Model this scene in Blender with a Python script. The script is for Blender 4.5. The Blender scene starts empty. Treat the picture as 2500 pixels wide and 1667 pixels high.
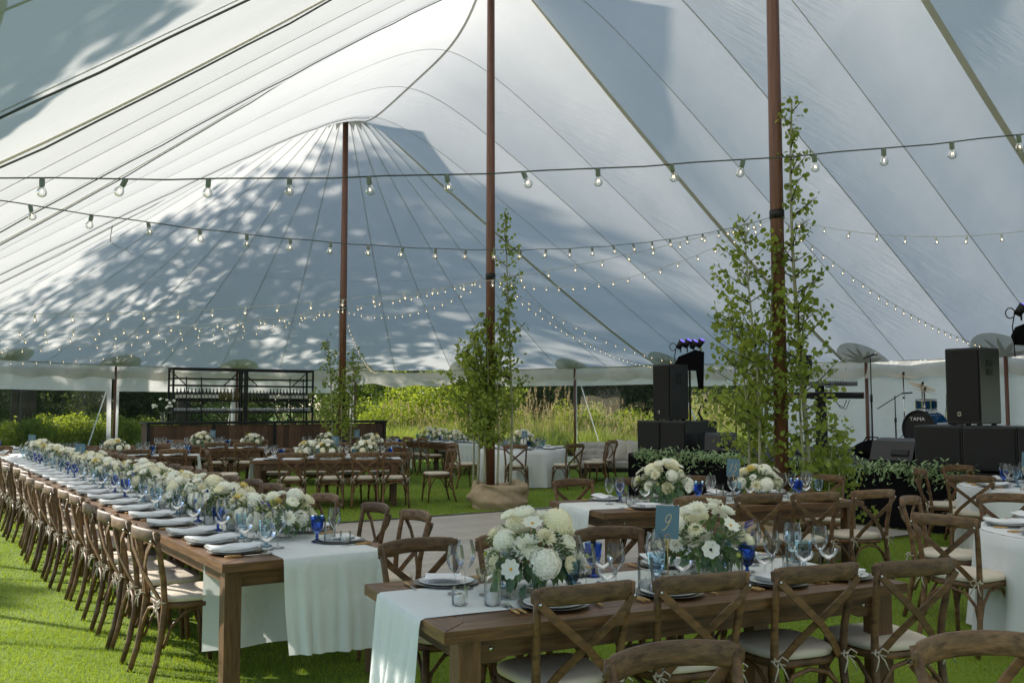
import bpy, math, random
import numpy as np
from mathutils import Vector, Matrix, noise
R = math.radians
pi = math.pi
random.seed(7)
sc = bpy.context.scene
C = sc.collection

# ---------------------------------------------------------------- camera, sky, sun, exposure
cam_d = bpy.data.cameras.new('camera')
cam = bpy.data.objects.new('camera', cam_d)
C.objects.link(cam)
cam.location = (0, 0, 1.62)
cam.rotation_euler = (R(90 + 4.02), 0, 0)
cam_d.sensor_width = 36
cam_d.lens = 33.12
cam_d.clip_start = 0.05
cam_d.clip_end = 900
sc.camera = cam

SUN = Vector((-0.788, 0.40, 0.473)).normalized()        # towards the sun
w = bpy.data.worlds.new('World')
sc.world = w
w.use_nodes = True
nt = w.node_tree
sky = nt.nodes.new('ShaderNodeTexSky')
sky.sky_type = 'NISHITA'
sky.sun_disc = False
sky.sun_elevation = math.asin(SUN.z)
sky.sun_rotation = math.atan2(SUN.x, SUN.y)
sky.altitude = 1500
sky.air_density = 1.0
sky.dust_density = 0.6
nt.links.new(sky.outputs[0], nt.nodes['Background'].inputs[0])
nt.nodes['Background'].inputs[1].default_value = 0.12
sun_d = bpy.data.lights.new('sun', 'SUN')
sun_d.energy = 4.0
sun_d.angle = R(0.9)
sun_d.color = (1.0, 0.95, 0.86)
sun = bpy.data.objects.new('sun', sun_d)
C.objects.link(sun)
sun.rotation_euler = SUN.to_track_quat('Z', 'Y').to_euler()
sun.location = SUN * 60

vs = sc.view_settings
vs.view_transform = 'Standard'
vs.look = 'None'
vs.gamma = 1
vs.use_curve_mapping = False
vs.exposure = 1.0
cy = sc.cycles
cy.use_denoising = True
cy.max_bounces = 9
cy.diffuse_bounces = 6
cy.glossy_bounces = 3
cy.transmission_bounces = 6
cy.transparent_max_bounces = 24
cy.caustics_reflective = False
cy.caustics_refractive = False
cy.sample_clamp_indirect = 6

# ---------------------------------------------------------------- helpers
ANG = R(33.6)
NV = Vector((math.cos(ANG), math.sin(ANG), 0))          # across the tent
DV = Vector((-math.sin(ANG), math.cos(ANG), 0))         # along the tent
ORG = Vector((-0.36, 15.68, 0))
def W(t, s, z=0.0):
    return ORG + NV * t + DV * s + Vector((0, 0, z))

class MB:
    def __init__(self):
        self.v = []; self.f = []; self.sm = []
    def add(self, vs, fs, smooth=True):
        o = len(self.v)
        self.v.extend([tuple(p) for p in vs])
        self.f.extend([tuple(i + o for i in q) for q in fs])
        self.sm.extend([smooth] * len(fs))
        return self
    def box(self, c, s, rz=0.0, M=None, ch=0.0):
        x, y, z = s[0] / 2, s[1] / 2, s[2] / 2
        if ch > 0:
            P = []
            for k, (zz, ins) in enumerate(((-z, ch), (-z + ch, 0), (z - ch, 0), (z, ch))):
                P += [(-x + ins, -y + ins, zz), (x - ins, -y + ins, zz), (x - ins, y - ins, zz), (-x + ins, y - ins, zz)]
            F = [(3, 2, 1, 0), (12, 13, 14, 15)]
            for k in range(3):
                for j in range(4):
                    a = k * 4 + j; b = k * 4 + (j + 1) % 4
                    F.append((a, b, b + 4, a + 4))
        else:
            P = [(-x, -y, -z), (x, -y, -z), (x, y, -z), (-x, y, -z), (-x, -y, z), (x, -y, z), (x, y, z), (-x, y, z)]
            F = [(3, 2, 1, 0), (4, 5, 6, 7), (0, 1, 5, 4), (1, 2, 6, 5), (2, 3, 7, 6), (3, 0, 4, 7)]
        if M is None:
            M = Matrix.Translation(c) @ Matrix.Rotation(rz, 4, 'Z')
        else:
            M = Matrix.Translation(c) @ M
        return self.add([M @ Vector(p) for p in P], F, False)
    def sweep(self, pts, section, up=(0, 0, 1), scales=None, closed_section=True, cap=True, smooth=True):
        pts = [Vector(p) for p in pts]
        n = len(pts); m = len(section)
        up = Vector(up)
        V = []
        prev = None
        for i, p in enumerate(pts):
            t = (pts[min(i + 1, n - 1)] - pts[max(i - 1, 0)]).normalized()
            a = up - t * up.dot(t) if prev is None or up.length > 0 and abs(up.dot(t)) < 0.97 else prev - t * prev.dot(t)
            if a.length < 1e-4:
                a = Vector((1, 0, 0)) - t * t.x
            a.normalize()
            prev = a
            b = t.cross(a)
            k = scales[i] if scales else 1.0
            for (x, y) in section:
                V.append(p + b * (x * k) + a * (y * k))
        F = []
        for i in range(n - 1):
            for j in range(m if closed_section else m - 1):
                q = (j + 1) % m
                F.append((i * m + j, i * m + q, (i + 1) * m + q, (i + 1) * m + j))
        if cap and closed_section:
            F.append(tuple(reversed(range(m))))
            F.append(tuple(range((n - 1) * m, n * m)))
        return self.add(V, F, smooth)
    def tube(self, pts, r, n=8, up=(0.13, 0.29, 0.95), cap=True):
        sec = [(math.cos(2 * pi * j / n), math.sin(2 * pi * j / n)) for j in range(n)]
        rs = r if isinstance(r, (list, tuple)) else [r] * len(pts)
        return self.sweep(pts, sec, up, rs, True, cap)
    def ribbon(self, pts, wd, th, up=(0, 0, 1), smooth=False):
        a, b = wd / 2, th / 2
        return self.sweep(pts, [(-a, -b), (a, -b), (a, b), (-a, b)], up, smooth=smooth)
    def lathe(self, prof, n=16, c=(0, 0, 0), sx=1, sy=1, M=None):
        V = []; F = []
        m = len(prof)
        for j in range(n):
            a = 2 * pi * j / n
            for (r, z) in prof:
                V.append((c[0] + r * math.cos(a) * sx, c[1] + r * math.sin(a) * sy, c[2] + z))
        for j in range(n):
            q = (j + 1) % n
            for i in range(m - 1):
                F.append((j * m + i, q * m + i, q * m + i + 1, j * m + i + 1))
        if M is not None:
            V = [M @ Vector(p) for p in V]
        return self.add(V, F, True)
    def grid(self, fn, nu, nv, smooth=True):
        V = [fn(i / nu, j / nv) for i in range(nu + 1) for j in range(nv + 1)]
        F = [(i * (nv + 1) + j, (i + 1) * (nv + 1) + j, (i + 1) * (nv + 1) + j + 1, i * (nv + 1) + j + 1) for i in range(nu) for j in range(nv)]
        return self.add(V, F, smooth)
    def mesh(self, name='m', mat=None):
        me = bpy.data.meshes.new(name)
        me.from_pydata(self.v, [], self.f)
        me.polygons.foreach_set('use_smooth', self.sm)
        if mat is not None:
            me.materials.append(mat)
        me.update()
        return me

def tri_mesh(name, V, F, mat, smooth=False):
    """numpy arrays -> mesh"""
    me = bpy.data.meshes.new(name)
    V = np.asarray(V, dtype=np.float32); F = np.asarray(F, dtype=np.int32)
    k = F.shape[1]
    me.vertices.add(len(V)); me.vertices.foreach_set('co', V.ravel())
    me.loops.add(F.size); me.loops.foreach_set('vertex_index', F.ravel())
    me.polygons.add(len(F)); me.polygons.foreach_set('loop_start', np.arange(0, F.size, k, dtype=np.int32))
    me.polygons.foreach_set('loop_total', np.full(len(F), k, dtype=np.int32))
    if smooth:
        me.polygons.foreach_set('use_smooth', np.ones(len(F), dtype=bool))
    me.materials.append(mat)
    me.update()
    me.validate()
    return me

def ob(name, data, parent=None, loc=None, rot=None, scale=None, M=None):
    o = bpy.data.objects.new(name, data)
    C.objects.link(o)
    if parent is not None:
        o.parent = parent
    if M is not None:
        o.matrix_local = M
    else:
        if loc is not None: o.location = loc
        if rot is not None: o.rotation_euler = rot
        if scale is not None: o.scale = (scale, scale, scale) if isinstance(scale, (int, float)) else scale
    return o
def part(name, mb, mat, parent, **k):
    return ob(name, mb.mesh(name, mat), parent, **k)
def tag(o, label, cat, group=None):
    o['label'] = label; o['category'] = cat
    if group: o['group'] = group
    return o
def thing(name, label, cat, loc=(0, 0, 0), rz=0.0, group=None):
    o = bpy.data.objects.new(name, None)
    o.empty_display_size = 0.1
    C.objects.link(o)
    o.location = loc
    o.rotation_euler = (0, 0, rz)
    return tag(o, label, cat, group)
def structure(o):
    o['kind'] = 'structure'; return o
def stuff(o):
    o['kind'] = 'stuff'; return o
ORD = ['first', 'second', 'third', 'fourth', 'fifth', 'sixth', 'seventh', 'eighth', 'ninth', 'tenth', 'eleventh', 'twelfth',
       'thirteenth', 'fourteenth', 'fifteenth', 'sixteenth', 'seventeenth', 'eighteenth', 'nineteenth', 'twentieth',
       'twenty-first', 'twenty-second', 'twenty-third', 'twenty-fourth', 'twenty-fifth', 'twenty-sixth', 'twenty-seventh', 'twenty-eighth', 'twenty-ninth', 'thirtieth']
def copy_tree(o, parent=None):
    c = o.copy()
    C.objects.link(c)
    c.parent = parent
    for ch in o.children:
        copy_tree(ch, c)
    return c

# ---------------------------------------------------------------- materials
def nodes(name):
    m = bpy.data.materials.new(name)
    m.use_nodes = True
    t = m.node_tree
    return m, t, t.nodes['Principled BSDF'], t.nodes['Material Output']
def coords(t, scale=(1, 1, 1), kind='Object'):
    tc = t.nodes.new('ShaderNodeTexCoord')
    mp = t.nodes.new('ShaderNodeMapping')
    mp.inputs['Scale'].default_value = scale
    t.links.new(tc.outputs[kind], mp.inputs[0])
    return mp.outputs[0]
def noise_n(t, vec, scale, detail=3, rough=0.5):
    n = t.nodes.new('ShaderNodeTexNoise')
    n.inputs['Scale'].default_value = scale
    n.inputs['Detail'].default_value = detail
    n.inputs['Roughness'].default_value = rough
    if vec is not None: t.links.new(vec, n.inputs['Vector'])
    return n.outputs['Fac']
def ramp(t, fac, stops):
    r = t.nodes.new('ShaderNodeValToRGB')
    e = r.color_ramp.elements
    while len(e) < len(stops): e.new(0.5)
    for i, (p, c) in enumerate(stops):
        e[i].position = p; e[i].color = (c[0], c[1], c[2], 1)
    t.links.new(fac, r.inputs[0])
    return r.outputs[0]
def bump(t, height, strength, dist=0.01, normal=None):
    b = t.nodes.new('ShaderNodeBump')
    b.inputs['Strength'].default_value = strength
    b.inputs['Distance'].default_value = dist
    t.links.new(height, b.inputs['Height'])
    if normal is not None: t.links.new(normal, b.inputs['Normal'])
    return b.outputs[0]
def vary(t, col, amt=0.25, sat=0.1):
    """brightness and hue that differ a little from one object to the next"""
    oi = t.nodes.new('ShaderNodeObjectInfo')
    hs = t.nodes.new('ShaderNodeHueSaturation')
    mr = t.nodes.new('ShaderNodeMapRange')
    mr.inputs[3].default_value = 1 - amt; mr.inputs[4].default_value = 1 + amt
    t.links.new(oi.outputs['Random'], mr.inputs[0])
    t.links.new(mr.outputs[0], hs.inputs['Value'])
    t.links.new(col, hs.inputs['Color'])
    return hs.outputs[0]
def simple(name, c1, c2=None, scale=8, rough=0.6, stretch=(1, 1, 1), bmp=0.0, bscale=None, metal=0.0, vr=0.0, spec=0.5, bdist=0.005):
    m, t, b, o = nodes(name)
    b.inputs['Roughness'].default_value = rough
    b.inputs['Metallic'].default_value = metal
    b.inputs['Specular IOR Level'].default_value = spec
    v = coords(t, stretch)
    f = noise_n(t, v, scale, 4, 0.6)
    c2 = c2 or tuple(x * 0.7 for x in c1)
    col = ramp(t, f, [(0.3, c2), (0.7, c1)])
    if vr: col = vary(t, col, vr)
    t.links.new(col, b.inputs['Base Color'])
    if bmp:
        f2 = noise_n(t, v, bscale or scale * 4, 4, 0.6)
        t.links.new(bump(t, f2, bmp, bdist), b.inputs['Normal'])
    return m
def leafmat(name, c1, c2, trans=0.45, scale=3.0, rough=0.55, vr=0.0):
    m, t, b, o = nodes(name)
    v = coords(t)
    f = noise_n(t, v, scale, 3, 0.7)
    col = ramp(t, f, [(0.3, c1), (0.7, c2)])
    if vr: col = vary(t, col, vr)
    b.inputs['Roughness'].default_value = rough
    b.inputs['Specular IOR Level'].default_value = 0.35
    t.links.new(col, b.inputs['Base Color'])
    tr = t.nodes.new('ShaderNodeBsdfTranslucent')
    hs = t.nodes.new('ShaderNodeHueSaturation')
    hs.inputs['Hue'].default_value = 0.48; hs.inputs['Saturation'].default_value = 1.1; hs.inputs['Value'].default_value = 1.35
    t.links.new(col, hs.inputs['Color']); t.links.new(hs.outputs[0], tr.inputs[0])
    mx = t.nodes.new('ShaderNodeMixShader'); mx.inputs[0].default_value = trans
    t.links.new(b.outputs[0], mx.inputs[1]); t.links.new(tr.outputs[0], mx.inputs[2])
    t.links.new(mx.outputs[0], o.inputs[0])
    return m
def glassmat(name, tint, gloss=1.0, rough=0.02, diffuse=0.0, edge=None):
    """thin clear or tinted glass: see-through with fresnel reflections"""
    m, t, b, o = nodes(name)
    t.nodes.remove(b)
    tr = t.nodes.new('ShaderNodeBsdfTransparent'); tr.inputs[0].default_value = (*tint, 1)
    if edge is not None:
        lw = t.nodes.new('ShaderNodeLayerWeight'); lw.inputs[0].default_value = 0.35
        mc = t.nodes.new('ShaderNodeMix'); mc.data_type = 'RGBA'
        t.links.new(lw.outputs['Facing'], mc.inputs[0])
        mc.inputs[6].default_value = (*tint, 1); mc.inputs[7].default_value = (*edge, 1)
        t.links.new(mc.outputs[2], tr.inputs[0])
    gl = t.nodes.new('ShaderNodeBsdfGlossy'); gl.inputs['Roughness'].default_value = rough
    fr = t.nodes.new('ShaderNodeFresnel'); fr.inputs[0].default_value = 1.5
    ml = t.nodes.new('ShaderNodeMath'); ml.operation = 'MULTIPLY'; ml.inputs[1].default_value = gloss
    t.links.new(fr.outputs[0], ml.inputs[0])
    mx = t.nodes.new('ShaderNodeMixShader')
    t.links.new(ml.outputs[0], mx.inputs[0]); t.links.new(tr.outputs[0], mx.inputs[1]); t.links.new(gl.outputs[0], mx.inputs[2])
    out = mx.outputs[0]
    if diffuse:
        df = t.nodes.new('ShaderNodeBsdfDiffuse'); df.inputs[0].default_value = (0.8, 0.85, 0.85, 1)
        m2 = t.nodes.new('ShaderNodeMixShader'); m2.inputs[0].default_value = diffuse
        t.links.new(out, m2.inputs[1]); t.links.new(df.outputs[0], m2.inputs[2]); out = m2.outputs[0]
    t.links.new(out, o.inputs[0])
    return m
def clothmat(name, c, trans=0.4, bmp=0.3, bscale=6.0, weave=0.0, vr=0.0, dirt=0.9, bdist=0.02):
    m, t, b, o = nodes(name)
    t.nodes.remove(b)
    v = coords(t)
    f = noise_n(t, v, 1.3, 4, 0.6)
    col = ramp(t, f, [(0.25, tuple(x * dirt for x in c)), (0.7, c)])
    if vr: col = vary(t, col, vr)
    df = t.nodes.new('ShaderNodeBsdfDiffuse'); tr = t.nodes.new('ShaderNodeBsdfTranslucent')
    t.links.new(col, df.inputs[0]); t.links.new(col, tr.inputs[0])
    if bmp:
        nm = bump(t, noise_n(t, v, bscale, 4, 0.55), bmp, bdist)
        t.links.new(nm, df.inputs['Normal']); t.links.new(nm, tr.inputs['Normal'])
    mx = t.nodes.new('ShaderNodeMixShader'); mx.inputs[0].default_value = trans
    t.links.new(df.outputs[0], mx.inputs[1]); t.links.new(tr.outputs[0], mx.inputs[2])
    t.links.new(mx.outputs[0], o.inputs[0])
    return m
def emit(name, c, s):
    m, t, b, o = nodes(name)
    b.inputs['Base Color'].default_value = (*c, 1)
    b.inputs['Emission Color'].default_value = (*c, 1)
    b.inputs['Emission Strength'].default_value = s
    return m

M_ = {}
def canvasmat():
    m = clothmat('canvas', (0.80, 0.785, 0.75), 0.505, 0.35, 1.6, dirt=0.95, bdist=0.03)
    t = m.node_tree
    df = [n for n in t.nodes if n.type == 'BSDF_DIFFUSE'][0]; tr = [n for n in t.nodes if n.type == 'BSDF_TRANSLUCENT'][0]
    b0 = [n for n in t.nodes if n.type == 'BUMP'][0]
    tc = t.nodes.new('ShaderNodeTexCoord'); mp = t.nodes.new('ShaderNodeMapping')
    mp.inputs['Rotation'].default_value = (0, 0, R(-20)); mp.inputs['Scale'].default_value = (0.7, 5.5, 1.2)
    t.links.new(tc.outputs['Object'], mp.inputs[0])
    f = noise_n(t, mp.outputs[0], 1.6, 3, 0.6)
    msk = ramp(t, noise_n(t, coords(t, (1, 1, 1)), 0.33, 2, 0.5), [(0.50, (0, 0, 0)), (0.66, (1, 1, 1))])
    mu = t.nodes.new('ShaderNodeMath'); mu.operation = 'MULTIPLY'
    t.links.new(f, mu.inputs[0]); t.links.new(msk, mu.inputs[1])
    nm = bump(t, mu.outputs[0], 0.45, 0.05, b0.outputs[0])
    t.links.new(nm, df.inputs['Normal']); t.links.new(nm, tr.inputs['Normal'])
    return m
M_['canvas'] = canvasmat()
M_['seam'] = clothmat('seam', (0.76, 0.755, 0.725), 0.50, 0)
M_['strap'] = clothmat('strap', (0.76, 0.73, 0.63), 0.36, 0.3, 60, bdist=0.004)
M_['patch'] = clothmat('patch', (0.72, 0.73, 0.69), 0.42, 0.2, 4)
M_['patch_dark'] = clothmat('patch_dark', (0.60, 0.60, 0.58), 0.28, 0.2, 4)
M_['wall_cloth'] = clothmat('wall_cloth', (0.90, 0.89, 0.86), 0.35, 0.7, 3.2, dirt=0.9, bdist=0.06)
M_['valance'] = clothmat('valance', (0.80, 0.77, 0.70), 0.35, 0.7, 5.0, dirt=0.85, bdist=0.05)
M_['pvc'] = glassmat('pvc', (0.95, 0.96, 0.95), 0.05, 0.03, 0.02)
M_['pole_wood'] = simple('pole_wood', (0.19, 0.078, 0.042), (0.10, 0.040, 0.024), 6, 0.45, (6, 6, 0.35), 0.1)
M_['chair_wood'] = simple('chair_wood', (0.205, 0.105, 0.040), (0.060, 0.029, 0.011), 5, 0.55, (2.5, 2.5, 6), 0.25, 30, vr=0.30)
M_['rail_wood'] = simple('rail_wood', (0.25, 0.140, 0.064), (0.055, 0.028, 0.012), 6, 0.55, (1.6, 8, 8), 0.3, 24, vr=0.32)
M_['table_wood'] = simple('table_wood', (0.205, 0.100, 0.036), (0.060, 0.027, 0.010), 4, 0.42, (1.2, 14, 14), 0.25, 10, vr=0.22)
M_['table_wood_y'] = simple('table_wood_y', (0.205, 0.100, 0.036), (0.060, 0.027, 0.010), 4, 0.42, (14, 1.2, 14), 0.25, 10, vr=0.22)
M_['leg_wood'] = simple('leg_wood', (0.19, 0.094, 0.036), (0.065, 0.031, 0.012), 4, 0.5, (14, 14, 1.2), 0.25, 10, vr=0.2)
M_['cushion'] = clothmat('cushion', (0.74, 0.65, 0.53), 0.0, 0.5, 14, vr=0.05, bdist=0.01)
M_['tie'] = clothmat('tie', (0.62, 0.55, 0.44), 0.1, 0.3, 50)
M_['runner'] = clothmat('runner', (0.90, 0.92, 0.89), 0.18, 0.55, 11, dirt=0.94)  # slight green in this white stands in for light off the lawn
M_['tablecloth'] = clothmat('tablecloth', (0.89, 0.90, 0.91), 0.12, 0.45, 7, dirt=0.94)
M_['napkin'] = clothmat('napkin', (0.92, 0.92, 0.92), 0.15, 0.3, 22, dirt=0.95, bdist=0.01)
M_['napkin_trim'] = clothmat('napkin_trim', (0.20, 0.30, 0.55), 0.1, 0)
M_['plate'] = simple('plate', (0.84, 0.84, 0.82), (0.80, 0.80, 0.78), 3, 0.18)
M_['charger'] = simple('charger', (0.24, 0.215, 0.19), (0.18, 0.16, 0.14), 6, 0.3)  # darkened to stand in for the shadow under the dinner plate
M_['steel'] = simple('steel', (0.62, 0.60, 0.56), (0.5, 0.5, 0.48), 5, 0.22, metal=1.0)
M_['chrome'] = simple('chrome', (0.75, 0.75, 0.76), (0.6, 0.6, 0.62), 5, 0.12, metal=1.0)
M_['bamboo'] = simple('bamboo', (0.56, 0.33, 0.10), (0.40, 0.21, 0.06), 30, 0.4)
M_['brass'] = simple('brass', (0.62, 0.43, 0.18), (0.5, 0.33, 0.13), 10, 0.28, metal=1.0)
M_['glass'] = glassmat('glass', (0.985, 0.99, 0.99), 0.85, 0.01, 0.012, (0.80, 0.83, 0.84))
M_['glass_light_blue'] = glassmat('glass_light_blue', (0.70, 0.86, 0.95), 0.9, 0.03, 0.03, (0.36, 0.60, 0.80))
M_['glass_blue'] = glassmat('glass_blue', (0.16, 0.33, 0.80), 0.9, 0.03, 0.01, (0.03, 0.08, 0.42))
M_['glass_teal'] = glassmat('glass_teal', (0.36, 0.58, 0.74), 0.9, 0.03, 0.02, (0.10, 0.22, 0.40))
M_['glass_row'] = glassmat('glass_row', (0.93, 0.95, 0.97), 0.9, 0.05, 0.22, (0.7, 0.75, 0.8))
M_['wax'] = simple('wax', (0.85, 0.83, 0.78), (0.82, 0.80, 0.75), 5, 0.4)
M_['card'] = simple('card', (0.125, 0.225, 0.295), (0.11, 0.205, 0.27), 20, 0.7)
M_['gold_ink'] = simple('gold_ink', (0.75, 0.62, 0.36), (0.68, 0.55, 0.3), 30, 0.4)
M_['black'] = simple('black', (0.007, 0.007, 0.0075), (0.004, 0.004, 0.0045), 20, 0.6, bmp=0.15, bscale=200)
M_['black_cab'] = simple('black_cab', (0.013, 0.0135, 0.015), (0.009, 0.0095, 0.010), 20, 0.42, bmp=0.25, bscale=160)
M_['grille'] = simple('grille', (0.006, 0.006, 0.006), (0.003, 0.003, 0.003), 90, 0.75, bmp=0.4, bscale=220)
M_['skirt'] = clothmat('skirt', (0.010, 0.0095, 0.011), 0.0, 0.5, 4)
M_['dark_steel'] = simple('dark_steel', (0.018, 0.017, 0.016), (0.011, 0.011, 0.011), 12, 0.5, metal=0.3)
M_['burlap'] = simple('burlap', (0.47, 0.36, 0.235), (0.38, 0.285, 0.175), 14, 0.95, bmp=0.5, bscale=120, spec=0.1)
M_['trunk_pale'] = simple('trunk_pale', (0.38, 0.37, 0.25), (0.22, 0.22, 0.13), 9, 0.7, (3, 3, 10), 0.3)
M_['bark'] = simple('bark', (0.09, 0.07, 0.05), (0.04, 0.032, 0.025), 6, 0.85, (3, 3, 0.6), 0.6)
M_['cord'] = simple('cord', (0.55, 0.55, 0.5), (0.4, 0.4, 0.37), 20, 0.5)
M_['socket'] = simple('socket', (0.62, 0.62, 0.58), (0.5, 0.5, 0.46), 20, 0.45)
M_['cord_dark'] = simple('cord_dark', (0.10, 0.11, 0.10), (0.07, 0.08, 0.07), 20, 0.5)
M_['socket_grey'] = simple('socket_grey', (0.24, 0.26, 0.24), (0.17, 0.19, 0.17), 20, 0.45)
M_['bulb'] = glassmat('bulb', (0.98, 0.98, 0.97), 0.7, 0.02, 0.015, (0.78, 0.78, 0.75))
M_['filament'] = emit('filament', (1.0, 0.74, 0.40), 2.8)
M_['petal_white'] = leafmat('petal_white', (0.92, 0.90, 0.79), (0.94, 0.93, 0.84), 0.22, 12, 0.6, 0.05)
M_['petal_cream'] = leafmat('petal_cream', (0.90, 0.86, 0.64), (0.92, 0.89, 0.74), 0.22, 12, 0.6, 0.06)
M_['petal_yellow'] = leafmat('petal_yellow', (0.80, 0.68, 0.22), (0.84, 0.76, 0.38), 0.22, 12, 0.6)
M_['petal_purple'] = leafmat('petal_purple', (0.16, 0.13, 0.42), (0.24, 0.20, 0.52), 0.15, 12)
M_['stamen'] = simple('stamen', (0.72, 0.42, 0.03), (0.6, 0.32, 0.02), 40, 0.8)
M_['stamen_dark'] = simple('stamen_dark', (0.02, 0.015, 0.02), None, 40, 0.8)
M_['bud_green'] = leafmat('bud_green', (0.35, 0.42, 0.08), (0.48, 0.50, 0.12), 0.15, 20)
M_['eucalyptus'] = leafmat('eucalyptus', (0.075, 0.14, 0.07), (0.15, 0.23, 0.125), 0.18, 9, 0.5, 0.15)
M_['fern'] = leafmat('fern', (0.075, 0.15, 0.04), (0.17, 0.26, 0.09), 0.25, 9)
M_['aspen'] = leafmat('aspen', (0.12, 0.19, 0.034), (0.34, 0.42, 0.09), 0.50, 2.2, 0.45)
M_['garland'] = leafmat('garland', (0.20, 0.33, 0.13), (0.48, 0.60, 0.33), 0.25, 7)
# ================================================================ GROUND
def groundmat():
    m, t, b, o = nodes('lawn_ground')
    v = coords(t)
    f1 = noise_n(t, v, 0.5, 4, 0.6); f2 = noise_n(t, v, 40, 4, 0.7)
    c1 = ramp(t, f1, [(0.35, (0.14, 0.215, 0.028)), (0.65, (0.20, 0.285, 0.042))])
    c2 = ramp(t, f2, [(0.3, (0.6, 0.6, 0.55)), (0.75, (1.2, 1.2, 1.15))])
    mm = t.nodes.new('ShaderNodeMix'); mm.data_type = 'RGBA'; mm.blend_type = 'MULTIPLY'; mm.inputs[0].default_value = 0.8
    t.links.new(c1, mm.inputs[6]); t.links.new(c2, mm.inputs[7]); t.links.new(mm.outputs[2], b.inputs['Base Color'])
    b.inputs['Roughness'].default_value = 0.85
    b.inputs['Specular IOR Level'].default_value = 0.15
    t.links.new(bump(t, f2, 0.5, 0.02), b.inputs['Normal'])
    return m
g = MB(); g.add([(-320, -200, 0), (320, -200, 0), (320, 420, 0), (-320, 420, 0)], [(0, 1, 2, 3)], False)
structure(ob('lawn', g.mesh('lawn', groundmat())))

# ================================================================ TENT
HW = 9.3
HL_ = 8.62  # left half-width, out of view, narrowed so low sun reaches the chairs
PEAKS = [(-18.3, 8.4), (-12.2, 9.5), (-6.1, 9.5), (0.0, 9.5), (6.1, 8.6)]
def ze(s):
    return 2.6 + 0.2 * min(1, max(0, (s + 1) / 7.0))
def ridge(s):
    for (a, za), (b, zb) in zip(PEAKS, PEAKS[1:]):
        if s <= b + 1e-6:
            k = min(1, max(0, (s - a) / (b - a)))
            wgt = abs(2 * k - 1) ** 5
            return za + (zb - za) * k - 1.12 * (1 - wgt), wgt
    return PEAKS[-1][1], 1.0
def gp(x): return max(0.0, 1 - x) ** 1.10
E0 = 0.12
def gs(x): return 1 - (math.sqrt(x * x + E0 * E0) - E0) / (math.sqrt(1 + E0 * E0) - E0)
def surf(side, s, x):
    rz, wg = ridge(s)
    z0 = ze(s) + (0.17 * min(1, max(0, (5.5 - s) / 4)) if side < 0 else 0)  # unseen left eave also raised to let the sun in under it
    fr = ((s + 18.3) / 1.525) % 1.0
    bulge = -0.035 * math.sin(pi * fr) * math.sin(pi * min(1, x)) 
    fr2 = ((s + 18.3) / 3.05) % 1.0
    sc_ = 1 - 0.012 * math.sin(pi * fr2)
    z = z0 + (rz - z0) * (wg * gp(x) + (1 - wg) * gs(x)) + bulge
    return ((HW if side > 0 else -HL_) * x * sc_, s, z)
def cone(end, th, x):
    s0, zp = PEAKS[-1] if end > 0 else PEAKS[0]
    z0 = ze(99 * end)
    fr = (math.degrees(th) / 11.25) % 1.0
    fr2 = (math.degrees(th) / 22.5) % 1.0
    sc_ = 1 - 0.014 * math.sin(pi * fr2)
    bulge = -0.035 * math.sin(pi * fr) * math.sin(pi * x)
    q = max(0.0, -math.cos(th)); r = (HW * (1 - q * q) + HL_ * q * q) * x * sc_
    return (r * math.cos(th), s0 + end * r * math.sin(th), z0 + (zp - z0) * gp(x) + bulge)
def WT(p, dz=0.0):
    v = W(*p); v.z += dz; return v

tent = thing('sailcloth_tent', 'large white sailcloth tent with peaked canopy on dark wooden poles', 'tent', W(0, 0))
tent.location = (0, 0, 0)
for side in (-1, 1):
    for i in range(16):
        s0 = -18.3 + 1.525 * i
        m = MB().grid(lambda a, b: WT(surf(side, s0 + 1.525 * a, b ** 1.4)), 6, 26)
        part('canopy_panel', m, M_['canvas'], tent)
for end in (-1, 1):
    for i in range(16):
        a0 = R(11.25) * i
        m = MB().grid(lambda a, b: WT(cone(end, a0 + R(11.25) * a, b)), 4, 22)
        part('canopy_panel', m, M_['canvas'], tent)
# seams and webbing straps
for side in (-1, 1):
    for i in range(17):
        s = -18.3 + 1.525 * i
        heavy = i % 4 == 0
        mid = i % 4 == 2
        pts = [WT(surf(side, s, (k / 30) ** 1.3), -0.010) for k in range(31)]
        if heavy:
            part('webbing_strap', MB().ribbon(pts, 0.10 if side > 0 else 0.05, 0.010, (0, 0, 1)), M_['strap'], tent)
        else:
            part('seam', MB().ribbon(pts, 0.016 if not mid else 0.022, 0.005, (0, 0, 1)), M_['seam'], tent)
        if side < 0 and (heavy or i % 4 == 3) and s > -13:
            pts = [WT(surf(side, s, (k / 30) ** 1.3), -0.03 - 0.012 * (k % 5 == 2)) for k in range(1, 31)]
            part('rope', MB().tube([p + DV * 0.05 for p in pts], 0.008, 5), M_['cord_dark'], tent)
for end in (1,):
    for i in range(1, 16):
        pts = [WT(cone(end, R(11.25) * i, 0.04 + 0.96 * k / 24), -0.008) for k in range(25)]
        part('seam', MB().ribbon(pts, 0.019, 0.005), M_['seam'], tent)
pts = [WT(cone(1, R(180) * k / 64, 0.56), -0.008) for k in range(65)]
part('seam', MB().ribbon(pts, 0.02, 0.004), M_['seam'], tent)
# ridge seam
for k0 in range(4):
    s0 = -18.3 + 6.1 * k0
    pts = [WT(surf(1, s0 + 0.15 + 5.8 * k / 40, 0.0), -0.012) for k in range(41)]
    part('ridge_seam', MB().ribbon(pts, 0.05, 0.006), M_['seam'], tent)
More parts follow.
